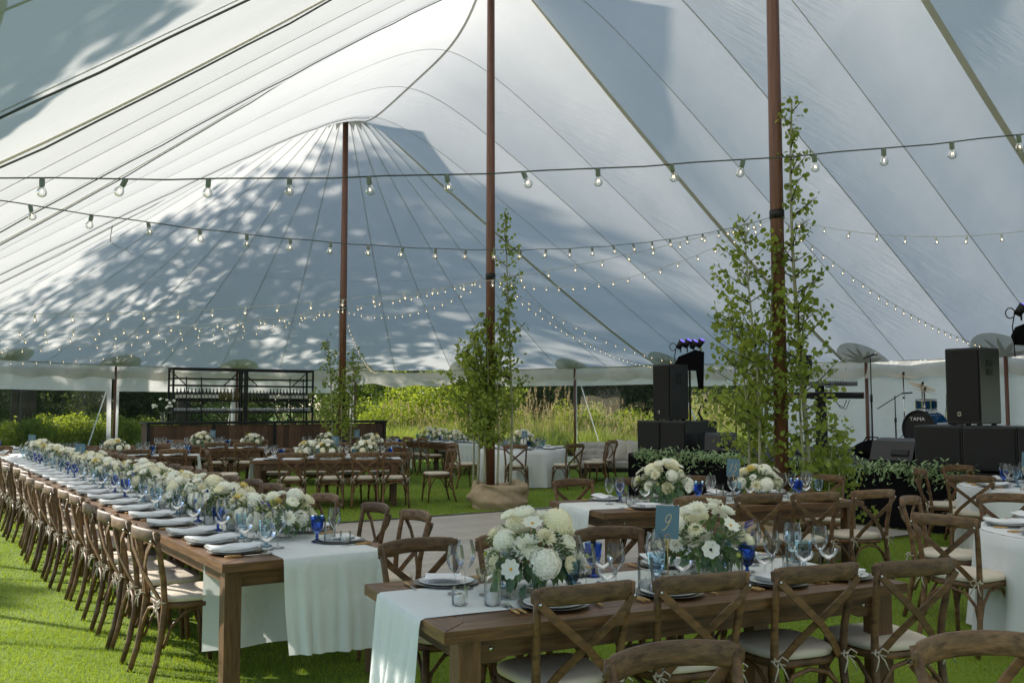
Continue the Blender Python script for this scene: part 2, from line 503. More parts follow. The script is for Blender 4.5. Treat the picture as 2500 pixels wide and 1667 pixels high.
# toothed reinforcement round the end peak
m = MB()
V = []; F = []
nt_ = 48
for j in range(nt_ + 1):
    th = pi * j / nt_
    r = 0.085 if j % 4 == 2 else 0.065
    if j % 4 in (1, 3): r = 0.072
    for q in range(5):
        V.append(WT(cone(1, th, r * q / 4), -0.02))
for j in range(nt_):
    for q in range(4):
        F.append((j * 5 + q, (j + 1) * 5 + q, (j + 1) * 5 + q + 1, j * 5 + q + 1))
m.add(V, F)
part('peak_reinforcement', m, M_['patch_dark'], tent)
m = MB(); V = []; F = []
for j in range(33):
    th = pi * j / 32
    r = 0.075 if j % 4 == 2 else 0.062
    for q in range(5):
        x = r * q / 4
        V.append(WT(surf(1, 6.1 - HW * x * math.sin(th), x * abs(math.cos(th))) if math.cos(th) >= 0 else surf(-1, 6.1 - HW * x * math.sin(th), x * abs(math.cos(th))), -0.02))
for j in range(32):
    for q in range(4):
        F.append((j * 5 + q, (j + 1) * 5 + q, (j + 1) * 5 + q + 1, j * 5 + q + 1))
m.add(V, F); part('peak_reinforcement', m, M_['patch_dark'], tent)

# centre poles
for k, (s, zp) in enumerate(PEAKS[1:]):
    p = W(0, s)
    m = MB().tube([p, p + Vector((0, 0, zp * 0.5)), p + Vector((0, 0, zp - 0.04))], [0.078, 0.075, 0.062], 16)
    cp = part('centre_pole', m, M_['pole_wood'], tent)
    m = MB().tube([p + Vector((0, 0, 3.76)), p + Vector((0, 0, 3.86))], 0.084, 14)
    part('clamp', m, M_['black'], cp)
# side poles, patches, valances
side_pts = []
for i in range(9): side_pts.append((HW, -18.85 + 3.05 * i, 0.0))
for i in range(1, 8):
    th = R(22.5) * i - R(3.4)
    side_pts.append((HW * math.cos(th), 6.1 + HW * math.sin(th), th))
for i in range(9): side_pts.append((-HW, 6.1 - 3.05 * i, pi))
def patch(fn, th_c, s_c):
    """round star patch on the canopy underside at a side pole"""
    pass
for i, (t, s, th) in enumerate(side_pts):
    z0 = ze(s)
    tt = -HL_ if t == -HW else t
    p = W(tt * 0.995, (s if abs(t) == HW else 6.1 + (s - 6.1) * 0.995))
    part('side_pole', MB().tube([p, p + Vector((0, 0, z0 + 0.05))], 0.036, 10), M_['pole_wood'], tent)
    if -13 < s:
        # disc patch following the cloth
        if abs(t) == HW:
            sd = 1 if t > 0 else -1
            fn = lambda a, r: surf(sd, s + r * math.sin(a), 1 - r * max(0, math.cos(a)) / HW)
        else:
            fn = lambda a, r, th=th: cone(1, th + r * math.sin(a) / HW, 1 - r * max(0, math.cos(a)) / HW)
        R0 = 0.62
        m = MB(); V = []; F = []
        for j in range(25):
            a = -pi / 2 + pi * j / 24
            for q in range(5): V.append(WT(fn(a, R0 * q / 4), -0.016))
        for j in range(24):
            for q in range(4): F.append((j * 5 + q, (j + 1) * 5 + q, (j + 1) * 5 + q + 1, j * 5 + q + 1))
        m.add(V, F); pp = part('pole_patch', m, M_['patch'], tent)
        m = MB(); V = []; F = []
        for j in range(25):
            a = -pi / 2 + pi * j / 24
            rr = R0 * (0.86 if j % 4 == 2 else 0.34 if j % 4 == 0 else 0.55)
            for q in range(5): V.append(WT(fn(a, rr * q / 4), -0.026))
        for j in range(24):
            for q in range(4): F.append((j * 5 + q, (j + 1) * 5 + q, (j + 1) * 5 + q + 1, j * 5 + q + 1))
        m.add(V, F); part('star', m, M_['patch_dark'], pp)
    # guy strap outwards
    out = (NV * t + DV * (s - 6.1) if abs(t) != HW else NV * t).normalized()
    top = W(tt, s, z0)
    part('guy_strap', MB().ribbon([top, top + out * 1.55 - Vector((0, 0, z0 - 0.1))], 0.05, 0.004, (out.y, -out.x, 0.2)), M_['wall_cloth'], tent)
def bay_line(i, inset=0.0):
    (t0, s0, _), (t1, s1, _) = side_pts[i], side_pts[i + 1]
    return W(t0, s0), W(t1, s1), ze(s0), ze(s1)
CENT = W(0, 6.1)
for i in range(2, 15):
    a, b, za, zb = bay_line(i)
    ln = (b - a).length
    rnd = random.Random(i * 13)
    ph = rnd.random() * 6
    inw = Vector((-(b - a).y, (b - a).x, 0)).normalized()
    if inw.dot(CENT - a) < 0: inw = -inw
    open_bay = i == 10
    dep = 0.42 if open_bay else 0.36
    def vf(u, q):
        sag = -0.10 * math.sin(pi * u)
        base = a.lerp(b, u)
        z = za + (zb - za) * u + sag * (1.0 if open_bay else 0.35) - dep * q * (1 + 0.10 * math.sin(u * 17 + ph)) + 0.01
        wv = (0.05 * math.sin(u * ln * 4.0 + ph) + 0.03 * math.sin(u * ln * 9.0 + 2 * ph)) * q
        if open_bay:
            wv += 0.10 * math.sin(pi * q)
        return base + inw * (0.03 + wv) + Vector((0, 0, z))
    part('valance', MB().grid(vf, 40, 6), M_['valance'], tent)
    # lacing rope along the eave
    pts = [vf(u / 24, 0) + Vector((0, 0, 0.02)) - inw * 0.01 for u in range(25)]
    part('eave_rope', MB().tube(pts, 0.010, 5), M_['cord'], tent)
# sidewalls
def sidewall(i, kind, label, frame=True):
    a, b, za, zb = bay_line(i)
    inw = Vector((-(b - a).y, (b - a).x, 0)).normalized()
    if inw.dot(CENT - a) < 0: inw = -inw
    a = a - inw * 0.06; b = b - inw * 0.06
    t = thing('tent_sidewall', label, 'tent wall', (a + b) / 2, 0, 'tent sidewalls')
    o = -((a + b) / 2)
    rnd = random.Random(i * 7 + 3); ph = rnd.random() * 6
    ln = (b - a).length
    def pt(u, z, amp=0.03):
        p = a.lerp(b, u) + o
        k = z / 2.3
        wv = amp * (math.sin(u * ln * 3.1 + ph + k * 1.2) + 0.6 * math.sin(u * ln * 7.0 + ph * 2 - k * 2))
        return p + inw * wv + Vector((0, 0, z))
    top = min(za, zb) - 0.10
    if kind == 'white':
        part('wall_panel', MB().grid(lambda u, q: pt(u, 0.02 + (top - 0.02) * q, 0.05), 36, 14), M_['wall_cloth'], t)
    else:
        bw = (0.16 if frame else 0.035) / ln
        tb = top - (0.62 if frame else 0.42)
        part('border', MB().grid(lambda u, q: pt(u, tb + (top - tb) * q), 30, 4), M_['wall_cloth'], t)
        part('border', MB().grid(lambda u, q: pt(u * bw, 0.02 + (tb - 0.02) * q), 3, 10), M_['wall_cloth'], t)
        part('border', MB().grid(lambda u, q: pt(1 - bw + u * bw, 0.02 + (tb - 0.02) * q), 3, 10), M_['wall_cloth'], t)
        part('border', MB().grid(lambda u, q: pt(bw + u * (1 - 2 * bw), 0.02 + 0.16 * q), 24, 2), M_['wall_cloth'], t)
        part('window_pane', MB().grid(lambda u, q: pt(bw + u * (1 - 2 * bw), 0.18 + (tb - 0.18) * q, 0.004), 36, 14), M_['pvc'], t)
sidewall(4, 'white', 'white cloth tent wall behind the right loudspeaker, farthest right')
sidewall(5, 'white', 'white cloth tent wall behind the drum kit')
sidewall(6, 'white', 'white cloth tent wall behind the keyboards')
sidewall(7, 'clear', 'clear tent wall with white border behind the microphone stand right of the left loudspeaker', frame=False)
sidewall(8, 'clear', 'clear tent wall with white border behind the left loudspeaker and sofa', frame=False)
sidewall(9, 'clear', 'clear tent wall in front of tan seeding grass behind the far round table', frame=False)
sidewall(11, 'clear', 'clear tent wall with white border beside the right end of the bar')
sidewall(12, 'clear', 'clear tent wall with white border behind the bar shelves')
sidewall(13, 'clear', 'clear tent wall with white border at left showing bright green shrubs')
# ================================================================ VEGETATION OUTSIDE THE TENT
def leaf_cloud(rng, centers, radii, counts, size, flat=0.7, mat=None, name='foliage', quad=True, normal_up=0.3):
    """many small leaf faces spread through clumps; returns a mesh"""
    P = []
    for c, r, n in zip(centers, radii, counts):
        d = rng.normal(size=(n, 3)); d /= np.linalg.norm(d, axis=1)[:, None] + 1e-9
        rad = rng.random(n) ** 0.42
        P.append(np.array(c) + d * rad[:, None] * np.array(r))
    P = np.concatenate(P)
    n = len(P)
    ax = rng.normal(size=(n, 3)); ax[:, 2] += normal_up; ax /= np.linalg.norm(ax, axis=1)[:, None]
    t = np.cross(ax, rng.normal(size=(n, 3))); t /= np.linalg.norm(t, axis=1)[:, None] + 1e-9
    b = np.cross(ax, t)
    s = size * (0.6 + 0.8 * rng.random(n))[:, None]
    V = np.empty((n, 4, 3))
    V[:, 0] = P - t * s * 0.5; V[:, 1] = P + b * s * 0.30 * flat + ax * s * 0.06
    V[:, 2] = P + t * s * 0.55; V[:, 3] = P - b * s * 0.30 * flat + ax * s * 0.06
    F = np.arange(n * 4).reshape(n, 4)
    return tri_mesh(name, V.reshape(-1, 3), F, mat)

M_['bush_bright'] = leafmat('bush_bright', (0.15, 0.22, 0.03), (0.36, 0.43, 0.075), 0.52, 0.9)
M_['bush_mid'] = leafmat('bush_mid', (0.06, 0.11, 0.02), (0.15, 0.21, 0.045), 0.45, 0.8)
M_['bush_dark'] = leafmat('bush_dark', (0.035, 0.062, 0.016), (0.085, 0.13, 0.034), 0.42, 0.8)
M_['conifer'] = leafmat('conifer', (0.014, 0.026, 0.011), (0.035, 0.055, 0.020), 0.25, 0.8)
M_['grass_tall'] = leafmat('grass_tall', (0.20, 0.28, 0.05), (0.40, 0.47, 0.12), 0.50, 1.2)
M_['grass_tan'] = leafmat('grass_tan', (0.36, 0.29, 0.13), (0.52, 0.43, 0.23), 0.35, 1.2)
M_['lawn_blade'] = leafmat('lawn_blade', (0.16, 0.25, 0.022), (0.34, 0.44, 0.065), 0.42, 0.7, 0.6)

def grass_clump_mesh(rng, rad, h, n, mat, width=0.012, lean=0.35, name='blades'):
    a = rng.random(n) * 2 * pi; r = rad * np.sqrt(rng.random(n))
    base = np.stack([r * np.cos(a), r * np.sin(a), np.zeros(n)], 1)
    hh = h * (0.55 + 0.5 * rng.random(n)) * (1 - 0.35 * (r / rad) ** 2)
    la = rng.random(n) * 2 * pi
    ll = lean * hh * (0.3 + rng.random(n))
    dirv = np.stack([np.cos(la), np.sin(la), np.zeros(n)], 1) + base / max(rad, 0.01) * 0.5
    p1 = base + dirv * (ll * 0.35)[:, None]; p1[:, 2] += hh * 0.6
    p2 = base + dirv * ll[:, None]; p2[:, 2] += hh
    sd = np.stack([-np.sin(la + rng.normal(size=n)), np.cos(la), np.zeros(n)], 1) * width * 0.5
    V = np.empty((n, 5, 3))
    V[:, 0] = base - sd; V[:, 1] = base + sd; V[:, 2] = p1 + sd * 0.8; V[:, 3] = p1 - sd * 0.8; V[:, 4] = p2
    i = np.arange(n)[:, None] * 5
    F = np.concatenate([i + [0, 1, 2], i + [0, 2, 3], i + [3, 2, 4]])
    return tri_mesh(name, V.reshape(-1, 3), F, mat), p2
def seed_mesh(rng, tips, mat, L=0.16, k=7):
    n = len(tips)
    V = []; 
    for j in range(k):
        off = rng.normal(size=(n, 3)) * 0.012; z = -L * j / k
        c = tips + off; c[:, 2] += z + 0.03
        d = rng.normal(size=(n, 3)); d[:, 2] = np.abs(d[:, 2]) + 0.8; d /= np.linalg.norm(d, axis=1)[:, None]
        s = np.cross(d, rng.normal(size=(n, 3))); s /= np.linalg.norm(s, axis=1)[:, None]
        V.append(np.stack([c - d * 0.03, c + s * 0.012, c + d * 0.035, c - s * 0.012], 1))
    V = np.concatenate(V).reshape(-1, 3)
    return tri_mesh('seed_heads', V, np.arange(len(V)).reshape(-1, 4), mat)
rg = np.random.default_rng(11)
M_['grass_deep'] = leafmat('grass_deep', (0.10, 0.16, 0.03), (0.24, 0.31, 0.07), 0.45, 1.2)
gc_protos = []
for k in range(5):
    bm_, tips = grass_clump_mesh(rg, (0.75, .6, .8, .55, .7)[k], (1.3, 1.0, 1.45, .85, 1.15)[k], 1000, M_['grass_tall' if k % 2 == 0 else 'grass_deep'], 0.016, (.42, .6, .35, .7, .5)[k])
    st, tp = grass_clump_mesh(rg, 0.6, 1.7 + 0.1 * k, 34, M_['grass_tan'], 0.007, 0.16, 'stems')
    gc_protos.append((bm_, st, seed_mesh(rg, tp, M_['grass_tan'])))
def grass_clump(x, y, sc_=1.0, seeds=True, label=''):
    t = thing('grass_clump', label, 'tall grass', (x, y, 0), random.random() * 6.28, 'clumps of tall grass outside the tent')
    a, b, c = random.choice(gc_protos)
    t.scale = (sc_, sc_, sc_ * random.uniform(0.8, 1.1))
    stuff(ob('blades', a, t))
    if seeds:
        stuff(ob('stems', b, t)); stuff(ob('seed_heads', c, t))
    return t
def at_px(xd, Y):
    """world x of a photo column (display px) at depth Y"""
    return (xd * 2500 / 2352 - 1250) / 2300 * Y

# shrubs: each one its own cloud of leaves with a few stems
bush_protos = {}
def bush_proto(key, mat, h, rx, n, leaf, seed):
    rng = np.random.default_rng(seed)
    k = 15
    cs = []; rs = []; ns = []
    for j in range(k):
        a = rng.random() * 6.28; rr = rx * 0.75 * math.sqrt(rng.random()); zz = h * (0.12 + 0.75 * rng.random())
        cs.append((rr * math.cos(a), rr * math.sin(a), zz)); q = rx * (0.28 + 0.22 * rng.random()); rs.append((q, q, q * 0.9)); ns.append(n // k)
    fm = leaf_cloud(rng, cs, rs, ns, leaf, 1.0, mat)
    m = MB()
    for j in range(9):
        c = cs[j]
        m.tube([(c[0] * 0.12, c[1] * 0.12, 0), (c[0] * 0.5, c[1] * 0.5, c[2] * 0.55), c], [0.03, 0.02, 0.008], 5)
    bush_protos[key] = (fm, m.mesh('stems', M_['bark']))
bush_proto('bright', M_['bush_bright'], 3.4, 1.9, 5200, 0.11, 1)
bush_proto('bright2', M_['bush_bright'], 2.8, 1.7, 4600, 0.10, 2)
bush_proto('low', M_['bush_bright'], 1.35, 1.25, 5200, 0.075, 3)
bush_proto('mid', M_['bush_mid'], 4.2, 2.2, 6000, 0.12, 4)
bush_proto('dark', M_['bush_dark'], 5.0, 2.4, 6500, 0.14, 5)
def bush(key, x, y, sc_, label):
    t = thing('shrub', label, 'shrub', (x, y, 0), random.random() * 6.28, 'shrubs outside the tent')
    t.scale = (sc_, sc_, sc_)
    stuff(ob('foliage', bush_protos[key][0], t)); ob('stems', bush_protos[key][1], t)
    return t
# trees: trunk, limbs, crown
tree_protos = {}
def tree_proto(key, mat, h, base, rad, n, leaf, seed, conifer=False):
    rng = np.random.default_rng(seed)
    cs = []; rs = []; ns = []
    m = MB()
    m.tube([(0, 0, 0), (0.05, 0.03, h * 0.3), (-0.06, 0.05, h * 0.6), (0.02, 0, h * 0.93)], [h * 0.017, h * 0.013, h * 0.008, 0.02], 8)
    k = 22
    for j in range(k):
        zz = base + (h - base) * (j + 0.5) / k
        a = j * 2.4 + rng.random()
        prof = (1 - (zz - base) / (h - base)) ** 0.8 if conifer else math.sin(pi * min(1, 0.18 + 0.82 * (zz - base) / (h - base))) ** 0.6
        rr = rad * prof * (0.35 + 0.5 * rng.random())
        c = (rr * math.cos(a), rr * math.sin(a), zz - (0.3 if conifer else 0))
        q = rad * (0.26 + 0.2 * rng.random()) * (0.5 + 0.6 * prof)
        cs.append(c); rs.append((q, q, q * 0.62)); ns.append(n // k)
        m.tube([(0, 0, zz - 0.06 * h), (c[0] * 0.5, c[1] * 0.5, zz - 0.02 * h), c], [0.05, 0.03, 0.012], 5)
    tree_protos[key] = (leaf_cloud(rng, cs, rs, ns, leaf, 0.95, mat, 'crown'), m.mesh('trunk', M_['bark']))
tree_proto('cotton', M_['bush_mid'], 15, 3.6, 4.2, 9000, 0.30, 21)
tree_proto('cotton2', M_['bush_dark'], 17, 2.6, 4.6, 9500, 0.32, 22)
tree_proto('spruce', M_['conifer'], 17, 0.8, 3.4, 11000, 0.30, 23, True)
tree_proto('aspen_wild', M_['bush_bright'], 9, 2.2, 2.4, 5200, 0.20, 24)
def tree(key, x, y, sc_, label, name='tree'):
    t = thing(name, label, 'tree', (x, y, 0), random.random() * 6.28, 'trees around the tent')
    t.scale = (sc_, sc_, sc_)
    ob('trunk', tree_protos[key][1], t); stuff(ob('crown', tree_protos[key][0], t))
    return t

# left: dark wood with bright shrubs in front
for k, (x, y, s_) in enumerate(((-33, 41, 0.9), (-37, 36, 1.0), (-40, 47, 1.0), (-29, 33, 0.8))):
    tree('spruce' if k % 2 == 0 else 'cotton2', x, y, s_, 'dark tree of the wood left of the tent, %s' % ('nearest to the corner', 'second from the corner', 'farthest back', 'beside the left window')[k])
for k, (xd, Y, s_) in enumerate(((150, 34.5, 0.8), (215, 34.5, 0.8), (300, 35.5, 0.85), (370, 35.5, 0.8), (90, 38, 0.9), (190, 38, 0.9), (270, 39, 0.95), (350, 39.5, 0.9), (20, 42, 1), (440, 46, .9), (120, 43, 1.1), (-60, 43, 1.0), (520, 50, 0.9), (620, 52, .9), (720, 52, .9))):
    bush('dark', at_px(xd, Y), Y, s_, 'dark shrub under the trees behind the left tent windows, %s along' % ORD[k])
for k, (xd, Y, s_) in enumerate(((75, 29.3, 0.98), (125, 29.6, 1.05), (175, 30.0, 1.0), (225, 30.4, 1.1), (262, 30.3, 0.95), (322, 31.2, 1.0), (365, 32.0, 0.85), (30, 28.8, 0.9))):
    bush('low', at_px(xd, Y), Y, s_ * 0.98, 'low feathery bright green shrub outside the left window, %s from the left corner' % ORD[k])
# centre: sunlit yellow-green bushes and tall grass
for k, (xd, Y, s_, key) in enumerate(((840, 43, 0.85, 'mid'), (905, 39.5, 0.75, 'mid'), (985, 37.0, 1.05, 'bright'), (1045, 38.5, 1.1, 'bright2'), (1100, 37.5, 1.0, 'bright'), (1160, 40, 1.1, 'mid'), (1230, 41, 1.1, 'mid'), (1300, 41, 1.1, 'mid'),
                                      (1370, 40, 1.1, 'dark'), (1440, 40, 1.1, 'mid'), (1520, 39, 1.0, 'dark'), (1590, 37, 0.95, 'mid'), (1650, 35, 0.8, 'bright2'), (760, 45, 0.8, 'mid'), (1730, 35, 1.0, 'mid'))):
    bush(key, at_px(xd, Y), Y, s_, 'leafy %s shrub beyond the tall grass behind the tent, %s from the bar end' % ('yellow-green' if 'bright' in key else 'green' if key == 'mid' else 'dark green', ORD[k]))
for k, (xd, Y, s_) in enumerate(((875, 34.5, .62), (925, 35.2, .7), (980, 34.6, .55), (1030, 35.4, .72), (1075, 35.0, .62), (1190, 35.2, .6), (1330, 34.6, .6), (1400, 34.0, .55), (1470, 33.2, .6), (1620, 32.4, .6))):
    bush('bright2' if k % 3 else 'bright', at_px(xd, Y), Y, s_, 'fresh green shrub among the tall grass behind the tent, %s from the bar' % ORD[k])
for k, (xd, Y, s_) in enumerate(((1180, 46, 1.0), (1290, 44, 1.0), (1400, 45, 1.05), (1480, 44, 1.0), (1570, 43, 1.0), (1030, 48, 1.1), (880, 47, 1.1), (1680, 42, 1.0))):
    tree('cotton' if k % 2 else 'cotton2', at_px(xd, Y), Y, s_ * 0.8, 'tall leafy tree far behind the clear tent walls, %s along' % ORD[k])
def grass_where(xd, Y):
    k = 'the %s bar end' % ('far' if xd < 700 else 'right') if xd < 850 else 'the open bay' if xd < 1080 else 'the middle tree' if xd < 1200 else 'the far round table' if xd < 1380 else 'the sofa' if xd < 1500 else 'the microphone'
    seen.setdefault(k, 0); seen[k] += 1
    return k + ', ' + ORD[seen[k] - 1]
seen = {}
cl = [(868, 31.4, .95, 0), (900, 31.7, 1.0, 0), (935, 31.2, .9, 0), (965, 32.2, 1.0, 1), (1000, 32.8, .95, 1), (1035, 33.6, 1, 1), (1070, 33.0, 1, 1), (1105, 33.4, 1, 1), (905, 33.4, 1.15, 1), (950, 34.0, 1.15, 1), (1000, 34.6, 1.05, 1), (1180, 32.5, 1.0, 1), (1215, 33, 1.15, 1), (1250, 32.2, 1.15, 1), (1290, 32.4, 1.2, 1), (1330, 32.0, 1.1, 1), (1365, 31.4, 1.0, 1),
      (1140, 34.0, 1.05, 1), (1400, 31.0, .9, 1), (1440, 30.5, .85, 1), (1480, 30.3, .85, 1), (1590, 29.5, 1.15, 1), (1630, 29.2, 1.1, 1), (1670, 29.0, 1.05, 1), (1705, 28.6, 1.0, 0), (1610, 30.8, 1.25, 1), (1660, 30.6, 1.25, 1), (1230, 34.4, 1.2, 1), (1310, 34.3, 1.2, 1), (1150, 32.0, .8, 0), (830, 31.8, .9, 0), (1270, 31.2, .85, 0), (1420, 32.6, 1.1, 1), (780, 33, .9, 1), (720, 33, .9, 1), (650, 33.2, .9, 1)]
for k, (xd, Y, s_, sd) in enumerate(cl):
    grass_clump(at_px(xd, Y), Y, s_, sd, 'clump of tall %s grass outside the tent, near %s' % ('seeding' if sd else 'green', grass_where(xd, Y)))
# far wood that closes the view
rw = np.random.default_rng(77)
cs = [(x + rw.normal() * 1.5, 66 + 5 * rw.random(), 0.6 + 7.0 * rw.random()) for x in np.linspace(-52, 40, 150)]
M_['far_wood'] = leafmat('far_wood', (0.045, 0.075, 0.022), (0.10, 0.145, 0.045), 0.42, 0.25)
o = stuff(ob('far_wood', leaf_cloud(rw, cs, [(2.6, 1.6, 2.4)] * 150, [330] * 150, 0.62, 1.0, M_['far_wood'], 'far_wood')))
o['label'] = 'far green wood closing the view behind the tent'; o['category'] = 'wood'
# trees whose shade falls on the canopy
tree_proto('shade', M_['bush_mid'], 14.5, 6.6, 3.5, 2100, 0.36, 31)
tree_proto('shade2', M_['bush_mid'], 11.6, 6.2, 2.6, 5600, 0.26, 32)
for k, (x, y, key, s_) in enumerate(((-18.6, 30.6, 'shade', 1.12), (-15.0, 29.2, 'shade', 1.05), (-11.2, 32.2, 'shade', 1.0), (-20.4, 27.2, 'shade', 0.92), (-17.5, 33.5, 'shade', 1.15))):
    tree(key, x, y, s_, 'tall slim tree outside the tent end shading the canopy, %s' % ('left of the corner shrubs', 'between the left windows', 'behind the bar', 'farthest left', 'behind the corner shrubs', 'nearest at left')[k], 'shade_tree')
tree_proto('shade3', M_['bush_mid'], 10.2, 5.6, 2.5, 15000, 0.27, 35)
p = W(-11.9, -3.8)
tree('shade3', p.x, p.y, 1.0, 'tree at the open left side of the tent shading the canopy above the long table', 'shade_tree')

tree_proto('sapling', M_['bush_mid'], 8.0, 3.9, 2.0, 1700, 0.24, 37)
for k, (t, s, s_) in enumerate(((-16.5, 12.5, 1.0), (-12.9, 5.4, .74))):
    p = W(t, s)
    tree('sapling', p.x, p.y, s_, 'small open-crowned tree at the left side of the tent, %s' % ('beyond the shade trees', 'nearest the long table')[k])
# lawn blades
rb = np.random.default_rng(5)
def lawn_zone(y0, y1, dens, h, wd):
    xm = 0.56
    n = int(dens * (y1 - y0) * (y0 + y1) * xm)
    Y = np.sqrt(rb.random(n) * (y1 ** 2 - y0 ** 2) + y0 ** 2)
    X = (rb.random(n) * 2 - 1) * Y * xm
    return X, Y, np.full(n, h), np.full(n, wd)
Z = [lawn_zone(3.6, 7.0, 4600, 0.030, 0.0042), lawn_zone(7.0, 12.0, 1300, 0.030, 0.0068), lawn_zone(12.0, 19.0, 380, 0.032, 0.011), lawn_zone(19.0, 29.0, 110, 0.035, 0.018)]
X, Y, Hh, Wd = [np.concatenate([z[i] for z in Z]) for i in range(4)]
tt_ = (X - ORG.x) * NV.x + (Y - ORG.y) * NV.y; ss_ = (X - ORG.x) * DV.x + (Y - ORG.y) * DV.y
keep = ~((tt_ > -4.66) & (tt_ < 2.81) & (ss_ > -6.06) & (ss_ < -0.79))
X, Y, Hh, Wd = X[keep], Y[keep], Hh[keep], Wd[keep]
n = len(X)
la = rb.random(n) * 2 * pi
patchy = 0.75 + 0.35 * np.sin(X * 2.1 + 1.3 * np.sin(Y * 1.7)) * np.sin(Y * 2.3)
hh = Hh * (0.5 + 0.7 * rb.random(n)) * (0.8 + 0.3 * patchy)
ln_ = hh * (0.25 + 0.75 * rb.random(n))
B = np.stack([X, Y, np.zeros(n)], 1)
tip = B + np.stack([np.cos(la) * ln_, np.sin(la) * ln_, hh], 1)
fa = rb.random(n) * 2 * pi
sd = np.stack([np.cos(fa), np.sin(fa), np.zeros(n)], 1) * (Wd * 0.5)[:, None]
V = np.stack([B - sd, B + sd, tip], 1).reshape(-1, 3)
stuff(ob('lawn_grass', tri_mesh('lawn_grass', V, np.arange(n * 3).reshape(n, 3), M_['lawn_blade'])))
bpy.data.objects['lawn_grass']['label'] = 'short mown green lawn grass under the tent'
bpy.data.objects['lawn_grass']['category'] = 'grass'
print('BLADES', n)
# ================================================================ CHAIRS
def rr_outline(hx0, hx1, hy, e=0.55, n=28):
    out = []
    for j in range(n):
        a = 2 * pi * j / n
        cx = math.copysign(abs(math.cos(a)) ** e, math.cos(a)); cyy = math.copysign(abs(math.sin(a)) ** e, math.sin(a))
        out.append((cx * (hx0 + (hx1 - hx0) * (cyy + 1) / 2), cyy * hy))
    return out
def layered(mb, outline, layers, smooth=True):
    n = len(outline); V = []; F = []
    for (z, ins) in layers:
        for (x, y) in outline:
            r = math.hypot(x, y) or 1
            k = max(0.0, (r - ins) / r)
            V.append((x * k, y * k, z))
    for i in range(len(layers) - 1):
        for j in range(n):
            q = (j + 1) % n
            F.append((i * n + j, i * n + q, (i + 1) * n + q, (i + 1) * n + j))
    F.append(tuple(reversed(range(n)))); F.append(tuple(range((len(layers) - 1) * n, len(layers) * n)))
    return mb.add(V, F, smooth)
CH = {}
def chair_meshes():
    cw = M_['chair_wood']
    pts = []; scl = []
    for j in range(13):
        x = -0.245 + 0.49 * j / 12
        q = 1 - (x / 0.245) ** 2
        pts.append((x, -0.262 - 0.070 * q, 0.862 + 0.012 * q)); scl.append(0.55 if j in (0, 12) else 1.0)
    sec = [(-0.012, -0.030), (-0.006, -0.039), (0.006, -0.039), (0.012, -0.030), (0.013, 0.028), (0.007, 0.038), (-0.007, 0.038), (-0.013, 0.028)]
    CH['top_rail'] = MB().sweep(pts, sec, (0, 0, 1), scl).mesh('top_rail', M_['rail_wood'])
    for nm, sg in (('L', -1), ('R', 1)):
        CH['rear_leg' + nm] = MB().tube([(sg * .212, -.292, 0), (sg * .206, -.252, .14), (sg * .199, -.222, .30), (sg * .194, -.208, .45), (sg * .200, -.220, .60), (sg * .212, -.248, .75), (sg * .224, -.282, .895)], [.0165, .0185, .0195, .0195, .018, .017, .016], 8).mesh('rear_leg', cw)
        CH['front_leg' + nm] = MB().tube([(sg * .204, .205, 0), (sg * .197, .188, .22), (sg * .19, .175, .44)], [.0135, .0175, .0195], 8).mesh('front_leg', cw)
        CH['hoop' + nm] = MB().tube([(sg * .196, -.212, .21), (sg * .190, -.165, .33), (sg * .187, -.08, .405), (sg * .187, 0, .42), (sg * .187, .08, .405), (sg * .190, .14, .33), (sg * .196, .178, .21)], .0105, 6).mesh('hoop', cw)
        p = [(sg * -.222, -.298, .84), (sg * -.15, -.306, .77), (sg * 0, -.284 - .006 * sg, .645), (sg * .10, -.25 - .004 * sg, .55), (sg * .168, -.216, .465)]
        CH['brace' + nm] = MB().ribbon(p, .034, .009, (0, -1, 0.0)).mesh('brace', cw)
        x0, y0, z0 = sg * .197, -.232, .475
        m = MB()
        for (a, b, c) in ((.032, .022, -.012), (-.036, .018, -.016)):
            m.tube([(x0, y0, z0), (x0 + a * .6, y0 - .012, z0 + b), (x0 + a * 1.15, y0 - .03, z0 + b * .3), (x0 + a * .7, y0 - .03, z0 + c), (x0, y0 - .008, z0 - .004)], [.003, .0042, .0042, .0042, .003], 5)
            m.tube([(x0, y0 - .006, z0), (x0 + a * .5, y0 - .028, z0 - .03), (x0 + a * 1.1, y0 - .034, z0 - .075)], [.003, .0042, .0035], 5)
        m.tube([(x0 - .024, y0 + .012, z0), (x0, y0 - .012, z0 + .005), (x0 + .024, y0 + .012, z0), (x0, y0 + .04, z0 + .003)], .005, 5)
        CH['tie' + nm] = m.mesh('tie', M_['tie'])
        CH['bolt' + nm] = MB().lathe([(0, .008), (.007, .006), (.0085, 0)], 8, M=Matrix.Translation((sg * .222, -.304, .84)) @ Matrix.Rotation(pi / 2, 4, 'X')).mesh('bolt', M_['steel'])
    CH['hoop_back'] = MB().tube([(-.198, -.232, .20), (-.17, -.222, .32), (-.10, -.215, .395), (0, -.213, .418), (.10, -.215, .395), (.17, -.222, .32), (.198, -.232, .20)], .0115, 6).mesh('hoop', cw)
    CH['hoop_front'] = MB().tube([(-.194, .19, .22), (-.165, .186, .33), (-.09, .184, .405), (0, .184, .42), (.09, .184, .405), (.165, .186, .33), (.194, .19, .22)], .0105, 6).mesh('hoop', cw)
    CH['seat_frame'] = layered(MB(), rr_outline(.195, .225, .215), [(.428, .01), (.432, 0), (.458, 0), (.462, .008)]).mesh('seat_frame', cw)
    CH['cushion'] = layered(MB(), rr_outline(.19, .222, .212), [(.4635, .012), (.470, 0), (.487, -.004), (.500, .004), (.507, .022), (.511, .08), (.513, .15)]).mesh('cushion', M_['cushion'])
chair_meshes()
